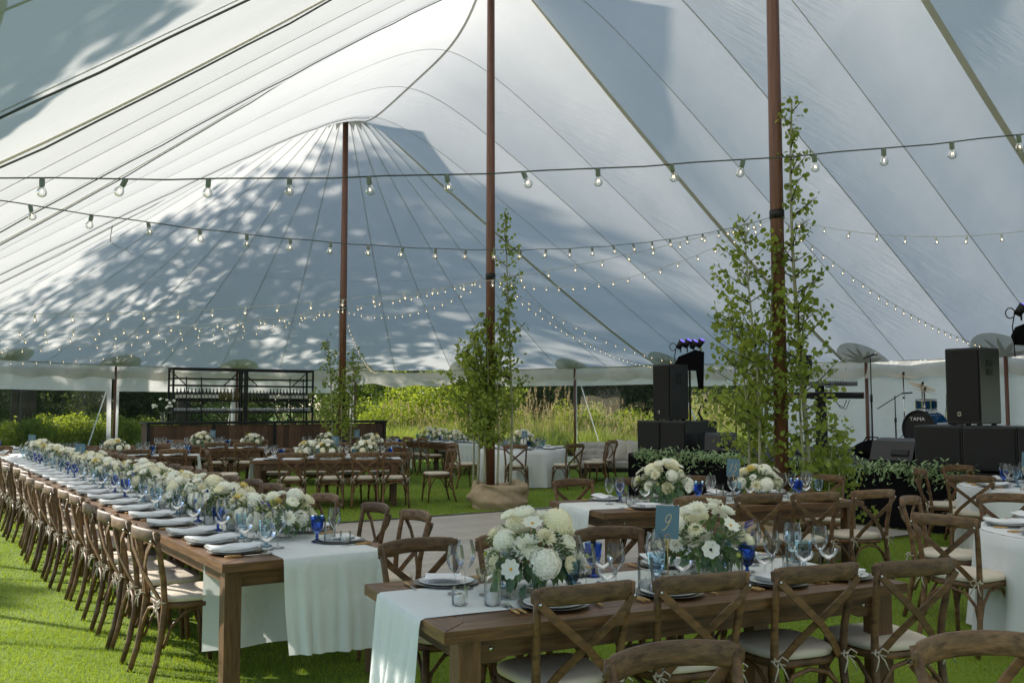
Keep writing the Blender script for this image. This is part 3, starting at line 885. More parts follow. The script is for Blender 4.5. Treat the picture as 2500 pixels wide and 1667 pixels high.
CHAIR_PARTS = [('top_rail', 'top_rail'), ('rear_leg', 'rear_legL'), ('rear_leg', 'rear_legR'), ('front_leg', 'front_legL'), ('front_leg', 'front_legR'), ('cross_brace', 'braceL'), ('cross_brace', 'braceR'),
               ('seat_frame', 'seat_frame'), ('seat_cushion', 'cushion'), ('hoop_brace', 'hoopL'), ('hoop_brace', 'hoopR'), ('hoop_brace', 'hoop_back'), ('hoop_brace', 'hoop_front'), ('cushion_tie', 'tieL'), ('cushion_tie', 'tieR'), ('bolt', 'boltL'), ('bolt', 'boltR')]
crng = random.Random(3)
def chair(x, y, face, label, group, jitter=0.02, z=0.0):
    """face: heading in degrees of the way the sitter looks (0 = +X)"""
    t = thing('crossback_chair', label, 'chair', (x + crng.uniform(-jitter, jitter), y + crng.uniform(-jitter, jitter), z), R(face - 90 + crng.uniform(-3, 3)), group)
    for nm, k in CHAIR_PARTS:
        ob(nm, CH[k], t)
    return t

# ================================================================ FARM TABLES
TZ = 0.76
def prism(poly, z0, z1):
    m = MB(); n = len(poly)
    b = 0.004
    cx = sum(p[0] for p in poly) / n; cyy = sum(p[1] for p in poly) / n
    V = [(x, y, z0) for x, y in poly] + [(x, y, z1 - b) for x, y in poly]
    for x, y in poly:
        d = math.hypot(cx - x, cyy - y)
        V.append((x + (cx - x) / d * b * 1.4, y + (cyy - y) / d * b * 1.4, z1))
    F = [tuple(reversed(range(n))), tuple(range(2 * n, 3 * n))]
    for k in (0, n):
        for j in range(n):
            q = (j + 1) % n
            F.append((k + j, k + q, k + n + q, k + n + j))
    m.add(V, F, False)
    return m
TBL = {}
def table_meshes(L, Wd):
    if (L, Wd) in TBL: return TBL[(L, Wd)]
    hx, hy, e, g_ = L / 2, Wd / 2, 0.135, 0.0018
    z0, z1 = TZ - 0.048, TZ
    lst = []
    lst.append(('plank', prism([(-hx + e, -hy + e - g_), (-hx + g_, -hy), (hx - g_, -hy), (hx - e, -hy + e - g_)][::1], z0, z1).mesh('plank', M_['table_wood'])))
    lst.append(('plank', prism([(hx - e, hy - e + g_), (hx - g_, hy), (-hx + g_, hy), (-hx + e, hy - e + g_)], z0, z1).mesh('plank', M_['table_wood'])))
    for sg in (-1, 1):
        q = [(sg * hx, -sg * (hy - g_)), (sg * hx, sg * (hy - g_)), (sg * (hx - e + g_), sg * (hy - e)), (sg * (hx - e + g_), -sg * (hy - e))]
        lst.append(('plank', prism(q, z0, z1).mesh('plank', M_['table_wood_y'])))
    n = 5; w_ = (Wd - 2 * e) / n
    for j in range(n):
        ya = -hy + e + w_ * j + g_; yb = -hy + e + w_ * (j + 1) - g_
        xa = hx - e - g_
        lst.append(('plank', prism([(-xa, ya), (xa, ya), (xa, yb), (-xa, yb)], z0, z1 - 0.0015 * (j % 2)).mesh('plank', M_['table_wood'])))
    ai = 0.085
    for sg in (-1, 1):
        m = MB()
        n_ = 14
        pts = [(-hx + .17, TZ - .155), (-hx + .26, TZ - .155), (-hx + .30, TZ - .138), (hx - .30, TZ - .138), (hx - .26, TZ - .155), (hx - .17, TZ - .155)]
        V = []; F = []
        ya, yb = sg * (hy - ai) - .014, sg * (hy - ai) + .014
        for (x, z) in pts: V += [(x, ya, z), (x, yb, z), (x, yb, TZ - .05), (x, ya, TZ - .05)]
        for i in range(len(pts) - 1):
            for j in range(4): F.append((i * 4 + j, i * 4 + (j + 1) % 4, (i + 1) * 4 + (j + 1) % 4, (i + 1) * 4 + j))
        F += [(3, 2, 1, 0), tuple(range(len(V) - 4, len(V)))]
        m.add(V, F, False)
        lst.append(('apron', m.mesh('apron', M_['table_wood'])))
        lst.append(('apron', MB().box((sg * (hx - .12), 0, TZ - .1), (.028, Wd - 2 * ai - .1, .1)).mesh('apron', M_['table_wood_y'])))
        for s2 in (-1, 1):
            lst.append(('leg', MB().box((sg * (hx - .12), s2 * (hy - ai), (TZ - .05) / 2), (.095, .095, TZ - .05), ch=.006).mesh('leg', M_['leg_wood'])))
            lst.append(('bolt', MB().lathe([(0, .006), (.009, .005), (.011, 0)], 8, M=Matrix.Translation((sg * (hx - .225), s2 * (hy - ai + .0145), TZ - .1)) @ Matrix.Rotation(-s2 * pi / 2, 4, 'X')).mesh('bolt', M_['steel'])))
    TBL[(L, Wd)] = lst
    return lst
def farm_table(x, y, ang, label, L=2.44, Wd=1.07, group='farm tables'):
    t = thing('farm_table', label, 'table', (x, y, 0), ang, group)
    for nm, me in table_meshes(L, Wd): ob(nm, me, t)
    return t
def runner(T, L, Wd, wr, label, d0=0.5, d1=0.0, seed=0, skew=0.0, y0=0.0):
    """cloth runner on a table; hangs d0 at the -x end and d1 at the +x end"""
    rnd = random.Random(seed)
    ph = [rnd.random() * 6 for _ in range(4)]
    hx = L / 2
    path = []
    if d0: path += [(-hx - .012 - .02 * (1 - k / 10), -d0 * (1 - k / 10), 1 - k / 10) for k in range(10)]
    path += [(-hx - .010, -.004, 0), (-hx + .008, .0045, 0)] if d0 else [(-hx + .03, .0045, 0)]
    path += [(-hx + .008 + (2 * hx - .016) * k / 24, .0045, 0) for k in range(1, 24)]
    path += [(hx - .008, .0045, 0), (hx + .010, -.004, 0)] if d1 else [(hx - .03, .0045, 0)]
    if d1: path += [(hx + .012 + .02 * (k / 10), -d1 * (k / 10), k / 10) for k in range(1, 11)]
    nv = 48
    def fn(i, j):
        px, pz, dr = path[i]
        v = j / nv
        y = (v - .5) * wr * (1 - 0.06 * dr) + y0
        sgn = -1 if px < 0 else 1
        fold = dr ** .8 * (.030 * math.sin(v * 15 + ph[0]) + .020 * math.sin(v * 31 + ph[1] + dr))
        zz = pz + (skew * (v - .5) * dr if dr else 0.0012 * math.sin(px * 9 + v * 7 + ph[2]))
        return (px + sgn * (abs(fold) + .0) if dr else px, y + .012 * math.sin(dr * 3 + v * 6 + ph[3]) * dr, TZ + zz)
    V = [fn(i, j) for i in range(len(path)) for j in range(nv + 1)]
    F = [(i * (nv + 1) + j, (i + 1) * (nv + 1) + j, (i + 1) * (nv + 1) + j + 1, i * (nv + 1) + j + 1) for i in range(len(path) - 1) for j in range(nv)]
    me = MB().add(V, F).mesh('table_runner', M_['runner'])
    o = ob('table_runner', me)
    o.location = T.location; o.rotation_euler = T.rotation_euler
    return tag(o, label, 'table runner', 'table runners')

# ================================================================ TABLEWARE
def plate_prof(r): return [(0, .004), (r * .55, .004), (r * .62, .006), (r * .95, .016), (r, .018), (r * .99, .015), (r * .6, .0005), (0, 0.0005)]
ME = {}
ME['charger'] = MB().lathe(plate_prof(.160), 28).mesh('charger_plate', M_['charger'])
ME['plate'] = MB().lathe(plate_prof(.135), 28).mesh('dinner_plate', M_['plate'])
def napkin_mesh(seed, l=.30, w_=.14, h=.027):
    rnd = random.Random(seed); ph = rnd.random() * 6
    def f(u, v):
        a = v * 2 * pi
        x = (u - .5) * l
        e = max(0.35, math.sin(pi * min(1, max(0, .12 + u * .76))) ** .4)
        y = math.copysign(abs(math.cos(a)) ** .6, math.cos(a)) * w_ / 2 * (1 + .06 * math.sin(u * 8 + ph))
        z = h / 2 + math.copysign(abs(math.sin(a)) ** .7, math.sin(a)) * h / 2 * e
        return (x, y, z + (.006 * math.sin(u * 9 + ph + y * 40) if math.sin(a) > 0 else 0) + .012 * (2 * u - 1) ** 2)
    m = MB().grid(f, 16, 14)
    n = len(m.v)
    return m.mesh('napkin', M_['napkin'])
ME['nap'] = [napkin_mesh(k) for k in range(4)]
def napkin_sq(seed):
    """folded square napkin with a blue stitched edge"""
    rnd = random.Random(seed); ph = rnd.random() * 6
    m = MB()
    for k in range(4):
        z = .004 + k * .0055
        s_ = .175 - .008 * (3 - k) * .4
        def f(u, v, z=z, s_=s_): return ((u - .5) * s_ + .002 * k, (v - .5) * s_ * .92, z + .004 * math.sin(u * 5 + ph) * (v) + .010 * max(0, u - .7))
        m.grid(f, 8, 8)
        m.box((.002 * k, -s_ * .46, z - .001), (s_, .004, .004))
    return m.mesh('napkin', M_['napkin'])
ME['napsq'] = [napkin_sq(k) for k in range(3)]
def cutlery(kind):
    L_ = .20
    m = MB().tube([(0, -.10, .008), (0, -.055, .009), (0, -.005, .008)], [.0055, .0068, .0048], 6)
    h = m.mesh('handle', M_['bamboo'])
    b = MB()
    if kind == 'knife':
        b.add([(-.004, -.005, .008), (.004, -.005, .008), (.008, .03, .008), (.0085, .10, .008), (-.002, .115, .008), (-.004, .03, .008), (0, .03, .0095), (0, .10, .0095)], [(0, 1, 2, 6, 5), (5, 6, 7, 4), (6, 2, 3, 7), (7, 3, 4)], False)
    else:
        b.tube([(0, -.005, .008), (0, .04, .007)], .0028, 5)
        b.add([(-.010, .06, .009), (.010, .06, .009), (.003, .04, .0075), (-.003, .04, .0075)], [(0, 1, 2, 3)], False)
        for j in range(4):
            x = -.0085 + j * .0057
            b.add([(x - .0014, .06, .009), (x + .0014, .06, .009), (x + .0009, .105, .013), (x - .0009, .105, .013)], [(0, 1, 2, 3)], False)
    return h, b.mesh('blade' if kind == 'knife' else 'tines', M_['steel'])
ME['knife'] = cutlery('knife'); ME['fork'] = cutlery('fork')
wine_p = [(0, .002), (.036, .002), (.034, .004), (.008, .008), (.0035, .02), (.0033, .085), (.009, .097), (.028, .115), (.041, .145), (.0425, .165), (.037, .20), (.0325, .222)]
goblet_p = [(0, .002), (.037, .002), (.034, .006), (.012, .014), (.007, .026), (.012, .034), (.007, .042), (.009, .052), (.024, .063), (.034, .078), (.0385, .10), (.041, .13), (.044, .163)]
coupe_p = [(0, .002), (.034, .002), (.03, .004), (.006, .009), (.0035, .02), (.0035, .062), (.012, .070), (.034, .082), (.047, .100), (.050, .118)]
wide_p = [(0, .002), (.038, .002), (.036, .004), (.008, .009), (.0037, .02), (.0037, .082), (.014, .095), (.038, .118), (.049, .15), (.0495, .172), (.042, .205), (.036, .228)]
tumbler_p = [(0, .002), (.034, .002), (.039, .03), (.042, .10), (.042, .135)]
ME['wine'] = MB().lathe(wine_p, 20).mesh('wine_glass', M_['glass'])
ME['wide'] = MB().lathe(wide_p, 20).mesh('wine_glass', M_['glass'])
ME['coupe'] = MB().lathe(coupe_p, 20).mesh('coupe_glass', M_['glass'])
for c in ('light_blue', 'blue', 'teal'):
    m = MB().lathe(goblet_p, 12); m.sm = [False if i % (len(goblet_p) - 1) > 6 else True for i in range(len(m.f))]
    ME['gob_' + c] = m.mesh('goblet', M_['glass_' + c])
GL = {'wine': ('wine_glass', 'clear wine glass', 'wine glass'), 'wide': ('wine_glass', 'round clear wine glass', 'wine glass'), 'coupe': ('coupe_glass', 'clear cut coupe glass', 'coupe glass'),
      'gob_light_blue': ('goblet', 'pale blue glass goblet', 'goblet'), 'gob_blue': ('goblet', 'cobalt blue glass goblet', 'goblet'), 'gob_teal': ('goblet', 'dusky blue-green glass goblet', 'goblet')}
def place(T, x, y, z=TZ):
    return Matrix.Translation(T.location) @ Matrix.Rotation(T.rotation_euler.z, 4, 'Z') @ Matrix.Translation((x, y, z))
def put(name, data, label, cat, M, group=None):
    o = ob(name, data, M=M); return tag(o, label, cat, group)
CLOTH_Z = 0.0075
def glass(kind, T, x, y, where, z=TZ):
    nm, ds, ct = GL[kind]
    put(nm, ME[kind], ds + ' ' + where, ct, place(T, x, y, z + CLOTH_Z) @ Matrix.Rotation(random.random() * 6, 4, 'Z') @ Matrix.Scale(random.uniform(.97, 1.04), 4), 'glassware on the tables')
srng = random.Random(99)
def setting(T, x, sd, hy, where, nap='long', full=True, rot=None):
    """one place setting on side sd (-1 near, +1 far) of table T; rot for round tables"""
    base = place(T, x, sd * (hy - .185)) @ Matrix.Rotation(pi if sd > 0 else 0, 4, 'Z') if rot is None else rot
    r = srng
    base = base @ Matrix.Rotation(r.uniform(-.08, .08), 4, 'Z')
    put('charger_plate', ME['charger'], 'shadow-toned charger plate ' + where, 'charger plate', base @ Matrix.Translation((0, 0, .001)), 'place settings')
    put('dinner_plate', ME['plate'], 'white dinner plate ' + where, 'plate', base @ Matrix.Translation((0, 0, .0075)), 'place settings')
    if nap == 'long':
        put('napkin', ME['nap'][r.randrange(4)], 'long folded white napkin ' + where, 'napkin', base @ Matrix.Translation((0, -.01, .021)) @ Matrix.Rotation(pi / 2 + r.uniform(-.15, .15), 4, 'Z'), 'place settings')
    else:
        put('napkin', ME['napsq'][r.randrange(3)], 'square folded white napkin ' + where, 'napkin', base @ Matrix.Translation((r.uniform(-.02, .02), 0, .021)) @ Matrix.Rotation(r.uniform(-.5, .5), 4, 'Z'), 'place settings')
    if full:
        for nm, dx in (('knife', .185), ('fork', -.185), ('fork', -.21)):
            h, b = ME[nm]
            lb = {'knife': 'knife', 'fork': 'inner fork' if dx > -.2 else 'outer fork'}[nm]
            o = bpy.data.objects.new(nm, None); C.objects.link(o); o.empty_display_size = .05
            o.matrix_world = base @ Matrix.Translation((dx, -.01, .001)) @ Matrix.Rotation(r.uniform(-.08, .08), 4, 'Z')
            tag(o, 'bamboo-handled %s %s' % (lb, where), nm, 'place settings')
            ob('handle', h, o); ob('blade' if nm == 'knife' else 'tines', b, o)
votive_me = (MB().lathe([(0, .002), (.033, .002), (.035, .006), (.0355, .075)], 18).mesh('glass_cup', M_['glass']), MB().lathe([(0, .004), (.024, .004), (.0245, .035), (.022, .04), (0, .041)], 14).mesh('candle', M_['wax']))
tallv_me = (MB().lathe([(0, .002), (.036, .002), (.037, .006), (.0375, .15)], 18).mesh('glass_cup', M_['glass']), MB().lathe([(0, .004), (.027, .004), (.0275, .045), (.024, .05), (0, .051)], 14).mesh('candle', M_['wax']))
wick_me = MB().tube([(0, 0, .04), (.001, 0, .052)], .0012, 5).mesh('wick', M_['black'])
def votive(T, x, y, where, tall=False):
    o = bpy.data.objects.new('candle_holder', None); C.objects.link(o); o.empty_display_size = .05
    o.matrix_world = place(T, x, y, TZ + CLOTH_Z)
    tag(o, ('tall glass candle cylinder ' if tall else 'small glass votive candle ') + where, 'candle', 'candles on the tables')
    a, b = tallv_me if tall else votive_me
    ob('glass_cup', a, o); c_ = ob('candle', b, o)
    w_ = ob('wick', wick_me, c_); w_.location.z = .01 if tall else 0

# table number cards with calligraphy strokes
def crom(pts, n=8):
    P = [Vector((p[0], p[1], 0)) for p in pts]
    P = [P[0] * 2 - P[1]] + P + [P[-1] * 2 - P[-2]]
    out = []
    for i in range(1, len(P) - 2):
        for k in range(n):
            t = k / n
            a, b, c, d = P[i - 1], P[i], P[i + 1], P[i + 2]
            out.append(0.5 * ((2 * b) + (c - a) * t + (2 * a - 5 * b + 4 * c - d) * t * t + (-a + 3 * b - 3 * c + d) * t ** 3))
    out.append(P[-2]); return out
DIG = {'9': [[(.62, .62), (.45, .48), (.25, .58), (.28, .85), (.5, .98), (.66, .9), (.68, .7), (.55, .3), (.3, .04), (.1, .06)]],
       '1': [[(.3, .75), (.55, .98), (.45, .5), (.32, .02)]],
       '5': [[(.75, .96), (.42, .92), (.32, .58), (.55, .62), (.66, .4), (.5, .1), (.25, .03), (.15, .15)]],
       '4': [[(.6, .98), (.35, .6), (.12, .36), (.45, .36), (.78, .4)], [(.66, .7), (.55, .35), (.45, .0)]],
       '2': [[(.2, .78), (.4, .98), (.62, .85), (.5, .5), (.12, .05), (.4, .08), (.75, .03)]],
       '3': [[(.22, .85), (.45, .98), (.6, .8), (.38, .55), (.6, .38), (.5, .08), (.2, .05)]],
       '6': [[(.66, .95), (.35, .6), (.24, .25), (.42, .03), (.6, .2), (.52, .42), (.3, .35)]],
       '7': [[(.2, .9), (.45, .93), (.75, .95), (.5, .5), (.35, .02)]], '8': [[(.6, .85), (.42, .98), (.3, .78), (.5, .5), (.55, .18), (.36, .03), (.22, .2), (.45, .5), (.62, .75), (.6, .85)]]}
def number_card(M, num, label, rz=0.0):
    o = bpy.data.objects.new('table_number', None); C.objects.link(o); o.empty_display_size = .05
    o.matrix_world = M @ Matrix.Rotation(rz, 4, 'Z')
    tag(o, label, 'table number', 'table number cards')
    part('base', MB().lathe([(0, .012), (.018, .012), (.034, .006), (.036, 0)], 8), M_['brass'], o)
    ring = [(.014 * math.cos(a), 0, .225 + .014 * math.sin(a)) for a in [2 * pi * k / 14 for k in range(15)]]
    part('rod', MB().tube([(0, 0, .01), (0, 0, .211)], .003, 6).tube(ring, .0022, 5, up=(0, 1, 0)), M_['brass'], o)
    cm = MB().box((0, .001, .297), (.118, .0016, .162), M=Matrix.Rotation(R(3), 4, 'Y'))
    card = part('card', cm, M_['card'], o)
    m = MB(); wdt = .05; n = len(num)
    for k, ch in enumerate(num):
        for st in DIG[ch]:
            pts = crom(st)
            m.ribbon([(((p.x - .45) * .055 + (p.y - .5) * .02 + (k - (n - 1) / 2) * .038), -.0022, .297 + (p.y - .5) * .08) for p in pts], .0035, .001, (0, 1, 0))
    part('numeral', m, M_['gold_ink'], card)
    return o

# ================================================================ FLOWERS
def petal(mb, d, up, L_, wd, cup, base=0.0, n=3, o=(0, 0, 0)):
    d = Vector(d).normalized(); up = Vector(up)
    up = (up - d * up.dot(d)).normalized(); sdv = d.cross(up)
    V = []
    ws = [.35, 1.0, .95, .45] if n == 3 else [.4, 1.0, .5]
    for i in range(n + 1):
        k = i / n
        c = Vector(o) + d * (base + L_ * k) + up * (cup * L_ * k * k)
        for q in (-1, 0, 1):
            V.append(c + sdv * (q * wd * .5 * ws[i]) + up * (abs(q) * wd * .14) + d * (-.06 * L_ * abs(q) if i == n else 0))
    F = []
    for i in range(n):
        for q in range(2):
            F.append((i * 3 + q, i * 3 + q + 1, (i + 1) * 3 + q + 1, (i + 1) * 3 + q))
    mb.add(V, F, True)
def dahlia(seed, mat, rings=5):
    r = random.Random(seed); m = MB()
    for k in range(rings):
        e = R(82 - k * 88 / (rings - 1)); n = 6 + 2 * k
        for j in range(n):
            a = 2 * pi * (j + .5 * (k % 2)) / n + r.uniform(-.1, .1)
            d = (math.cos(a) * math.cos(e), math.sin(a) * math.cos(e), math.sin(e))
            petal(m, d, (-math.sin(e) * math.cos(a), -math.sin(e) * math.sin(a), math.cos(e)), .55 + .10 * k, .34, .15, .12)
    return m.mesh('bloom', mat)
def rose(seed, mat):
    r = random.Random(seed); m = MB()
    for k, (n, rad, e, L_, wd) in enumerate(((4, .08, 86, .55, .42), (5, .20, 78, .62, .62), (6, .34, 62, .66, .72), (7, .42, 38, .66, .75), (7, .44, 12, .6, .7))):
        for j in range(n):
            a = 2 * pi * j / n + k * .6 + r.uniform(-.12, .12); ee = R(e)
            d = (math.cos(a) * math.cos(ee), math.sin(a) * math.cos(ee), math.sin(ee))
            petal(m, d, (-math.sin(ee) * math.cos(a), -math.sin(ee) * math.sin(a), math.cos(ee)), L_, wd, .38, 0, 3, (rad * math.cos(a), rad * math.sin(a), 0))
    return m.mesh('bloom', mat)
def hydrangea(seed, mat):
    r = random.Random(seed); m = MB(); n = 150
    m.lathe([(0, -.6), (.6, -.55), (.82, -.2), (.84, .2), (.62, .58), (0, .78)], 14)
    for j in range(n):
        z = 1 - 1.55 * (j + .5) / n; a = j * 2.39996
        q = math.sqrt(max(0, 1 - z * z)); nrm = Vector((q * math.cos(a), q * math.sin(a), z * .85))
        c = nrm * r.uniform(.86, 1.0); u = nrm.cross(Vector((r.uniform(-1, 1), r.uniform(-1, 1), r.uniform(-1, 1)))).normalized(); v = nrm.normalized().cross(u)
        s = r.uniform(.13, .18)
        for k in range(4):
            b = k * pi / 2; d1 = u * math.cos(b) + v * math.sin(b); d2 = u * math.cos(b + 1.57) + v * math.sin(b + 1.57)
            m.add([c, c + d1 * s * .8 - d2 * s * .1 + nrm * .03, c + (d1 + d2) * s * .72 + nrm * .05, c + d2 * s * .8 + nrm * .03], [(0, 1, 2, 3)], False)
    return m.mesh('bloom', mat)
def cosmos(seed, mat, n=8, L_=.85, wd=.62):
    r = random.Random(seed); m = MB()
    for j in range(n):
        a = 2 * pi * j / n + r.uniform(-.06, .06)
        petal(m, (math.cos(a), math.sin(a), .12), (0, 0, 1), L_, wd, .08 + r.uniform(-.08, .1), .14)
    return m.mesh('bloom', mat)
BL = {'dahlia': [dahlia(k, M_['petal_white']) for k in range(2)], 'dahlia_cream': [dahlia(5, M_['petal_cream'])], 'dahlia_yellow': [dahlia(7, M_['petal_yellow'])],
      'rose': [rose(k, M_['petal_cream']) for k in range(2)], 'rose_white': [rose(4, M_['petal_white'])], 'hyd': [hydrangea(k, M_['petal_white']) for k in range(2)] + [hydrangea(9, M_['petal_cream'])],
      'cosmos': [cosmos(k, M_['petal_white']) for k in range(2)], 'anem': [cosmos(5, M_['petal_white'], 7, .8, .8)]}
centre_me = MB().lathe([(.17, 0), (.16, .08), (.1, .13), (0, .14)], 10).mesh('flower_centre', M_['stamen'])
centre_dk = MB().lathe([(.17, 0), (.16, .08), (.1, .13), (0, .14)], 10).mesh('flower_centre', M_['stamen_dark'])
def bud_mesh():
    m = MB().lathe([(0, 0), (.5, .15), (.75, .5), (.6, .85), (.25, 1.0), (0, 1.02)], 9); return m.mesh('bud', M_['bud_green'])
bud_me = bud_mesh()
def spike_mesh():
    r = random.Random(2); m = MB(); m.tube([(0, 0, -2.2), (0, 0, 2.0)], .07, 5)
    for k in range(46):
        z = 2.1 * k / 46; a = k * 2.4; q = .42 * (1 - z / 2.6)
        petal(m, (math.cos(a), math.sin(a), .4), (0, 0, 1), q, q * .8, .2, 0, 2, (0, 0, z))
    return m.mesh('flower_spike', M_['petal_purple'])
spike_me = spike_mesh()
def leaf_poly(mb, base, d, up, L_, wd, droop=.2):
    d = Vector(d).normalized(); up = Vector(up); up = (up - d * up.dot(d)); up = up.normalized() if up.length > 1e-3 else Vector((0, 0, 1)); s = d.cross(up); b = Vector(base)
    V = [b]
    for (k, q) in ((.18, .62), (.45, 1.0), (.75, .75)):
        c = b + d * (L_ * k) - up * (droop * L_ * k * k)
        V += [c - s * (wd * .5 * q) + up * wd * .10, c, c + s * (wd * .5 * q) + up * wd * .10]
    V.append(b + d * L_ - up * (droop * L_))
    F = [(0, 2, 1), (0, 3, 2)]
    for k in (1, 4): F += [(k, k + 1, k + 4, k + 3), (k + 1, k + 2, k + 5, k + 4)]
    F += [(7, 8, 10), (8, 9, 10)]
    mb.add(V, F, True)
leaf_mes = []
for k in range(2):
    m = MB(); leaf_poly(m, (0, 0, 0), (1, 0, -.1), (0, 0, 1), 1.0, .82 - .3 * k, .25); leaf_mes.append(m.mesh('leaf', M_['eucalyptus']))
bowl_me = MB().lathe([(0, .003), (.055, .003), (.05, .008), (.014, .016), (.012, .034), (.03, .042), (.075, .062), (.098, .095), (.104, .11)], 20).mesh('compote_bowl', M_['glass'])
def foliage_mesh(seed, rx, ry, h):
    r = random.Random(seed); m = MB()
    for k in range(230):
        a = r.random() * 6.283; e = r.uniform(-.35, .9)
        d = Vector((math.cos(a) * math.cos(e), math.sin(a) * math.cos(e), math.sin(e)))
        p = Vector((d.x * rx * r.uniform(.5, .95), d.y * ry * r.uniform(.5, .95), .10 + max(-.03, d.z) * h * r.uniform(.5, .95)))
        leaf_poly(m, p, d + Vector((r.uniform(-.5, .5), r.uniform(-.5, .5), r.uniform(-.6, .3))), (0, 0, 1), r.uniform(.04, .075), r.uniform(.012, .03), .35)
    for k in range(22):       # fine sprays
        a = r.random() * 6.283; e = r.uniform(-.1, .8)
        d = Vector((math.cos(a) * math.cos(e), math.sin(a) * math.cos(e), math.sin(e)))
        p0 = Vector((d.x * rx * .5, d.y * ry * .5, .12 + d.z * h * .5)); p1 = Vector((d.x * rx * 1.18, d.y * ry * 1.18, .12 + d.z * h * 1.12))
        m.tube([p0, p1], .0012, 3)
        for q in range(12):
            c = p0.lerp(p1, .4 + .6 * q / 12)
            leaf_poly(m, c, Vector((r.uniform(-1, 1), r.uniform(-1, 1), r.uniform(-.3, 1))) + d, (0, 0, 1), .022, .007, .1)
    return m.mesh('foliage', M_['fern'])
def look(nrm, roll):
    q = Vector(nrm).to_track_quat('Z', 'Y').to_matrix().to_4x4()
    return q @ Matrix.Rotation(roll, 4, 'Z')
ARR = []
def arrangement_proto(seed, rx, ry, h, mix, leaves=12, purple=1):
    r = random.Random(seed); items = []
    n = len(mix)
    pts = []
    for j, kind in enumerate(mix):
        big = kind.startswith('hyd')
        best = None
        for q in range(60):
            a = r.random() * 6.283; e = math.asin(r.uniform(-.05, .98))
            d = Vector((math.cos(a) * math.cos(e), math.sin(a) * math.cos(e), math.sin(e)))
            mn = min([(d - x).length for x in pts] + [9])
            if best is None or mn > best[0]: best = (mn, d)
        d = best[1]; pts.append(d)
        ext = r.uniform(.80, 1.12) + (.22 if kind in ('cosmos', 'bud') else 0)
        p = Vector((d.x * rx * ext, d.y * ry * ext, .115 + d.z * h * ext))
        if kind in ('cosmos', 'anem'): s = r.uniform(.036, .044)
        elif big: s = r.uniform(.046, .060)
        elif kind == 'bud': s = .014
        else: s = r.uniform(.032, .056)
        items.append((kind, r.choice(BL[kind]) if kind in BL else None, Matrix.Translation(p) @ look(d + Vector((0, 0, .25)), r.random() * 6) @ Matrix.Scale(s, 4)))
    fol = foliage_mesh(seed + 50, rx, ry, h)
    lv = []
    for k in range(leaves):
        a = r.random() * 6.283
        p = Vector((math.cos(a) * rx * .85, math.sin(a) * ry * .85, r.uniform(.06, .14)))
        lv.append((r.choice(leaf_mes), Matrix.Translation(p) @ Matrix.Rotation(a + r.uniform(-.6, .6), 4, 'Z') @ Matrix.Rotation(r.uniform(.3, 1.3), 4, 'Y') @ Matrix.Scale(r.uniform(.05, .078), 4)))
    sp = []
    for k in range(purple):
        a = r.random() * 6.283; d = Vector((math.cos(a), math.sin(a), r.uniform(.2, .9)))
        sp.append(Matrix.Translation((d.x * rx * 1.02, d.y * ry * 1.02, .13 + d.z * h * .8)) @ look(d, 0) @ Matrix.Scale(.024, 4))
    ARR.append((items, fol, lv, sp))
mxA = ['hyd', 'hyd', 'hyd', 'hyd', 'hyd', 'dahlia', 'dahlia', 'rose', 'rose', 'rose_white', 'cosmos', 'cosmos', 'dahlia_cream', 'rose', 'rose_white', 'dahlia', 'cosmos', 'rose_white', 'dahlia_cream', 'bud', 'bud', 'bud', 'cosmos', 'rose', 'rose_white', 'cosmos']
mxB = ['dahlia', 'dahlia', 'rose', 'rose', 'anem', 'hyd', 'rose_white', 'dahlia', 'rose', 'hyd', 'cosmos', 'dahlia_cream', 'rose_white', 'anem', 'hyd', 'rose', 'dahlia', 'bud', 'bud', 'rose_white', 'cosmos', 'anem']
mxC = ['hyd', 'hyd', 'hyd', 'hyd', 'hyd', 'dahlia_yellow', 'dahlia_yellow', 'rose', 'rose', 'dahlia', 'anem', 'dahlia', 'rose_white', 'cosmos', 'dahlia_cream', 'cosmos', 'rose', 'bud', 'rose_white', 'cosmos', 'dahlia_cream']
mxD = ['hyd', 'hyd', 'hyd', 'dahlia', 'rose', 'dahlia_yellow', 'rose', 'hyd', 'dahlia_cream', 'hyd', 'rose_white', 'cosmos', 'bud', 'dahlia', 'rose', 'rose_white', 'cosmos', 'dahlia', 'rose_white', 'bud', 'cosmos']
arrangement_proto(1, .185, .165, .17, mxA, 26, 0)
arrangement_proto(2, .185, .17, .17, mxB, 20, 3)
arrangement_proto(3, .18, .165, .145, mxC, 14, 1)
arrangement_proto(4, .185, .165, .14, mxD, 14, 2)
def arrangement(T, x, y, k, label, scale=1.0, rz=None):
    o = bpy.data.objects.new('flower_arrangement', None); C.objects.link(o); o.empty_display_size = .1
    o.matrix_world = place(T, x, y, TZ + CLOTH_Z) @ Matrix.Rotation(random.random() * 6.28 if rz is None else rz, 4, 'Z') @ Matrix.Scale(scale, 4)
    tag(o, label, 'flower arrangement', 'flower arrangements on the tables')
    items, fol, lv, sp = ARR[k]
    ob('compote_bowl', bowl_me, o)
    stuff(ob('foliage', fol, o))
    for kind, me, M in items:
        if kind == 'bud':
            ob('bud', bud_me, o, M=M)
            continue
        b = ob('bloom', me, o, M=M)
        if kind == 'cosmos': ob('flower_centre', centre_me, b)
        if kind == 'anem': ob('flower_centre', centre_dk, b)
    for me, M in lv: ob('leaf', me, o, M=M)
    for M in sp: ob('flower_spike', spike_me, o, M=M)
    return o
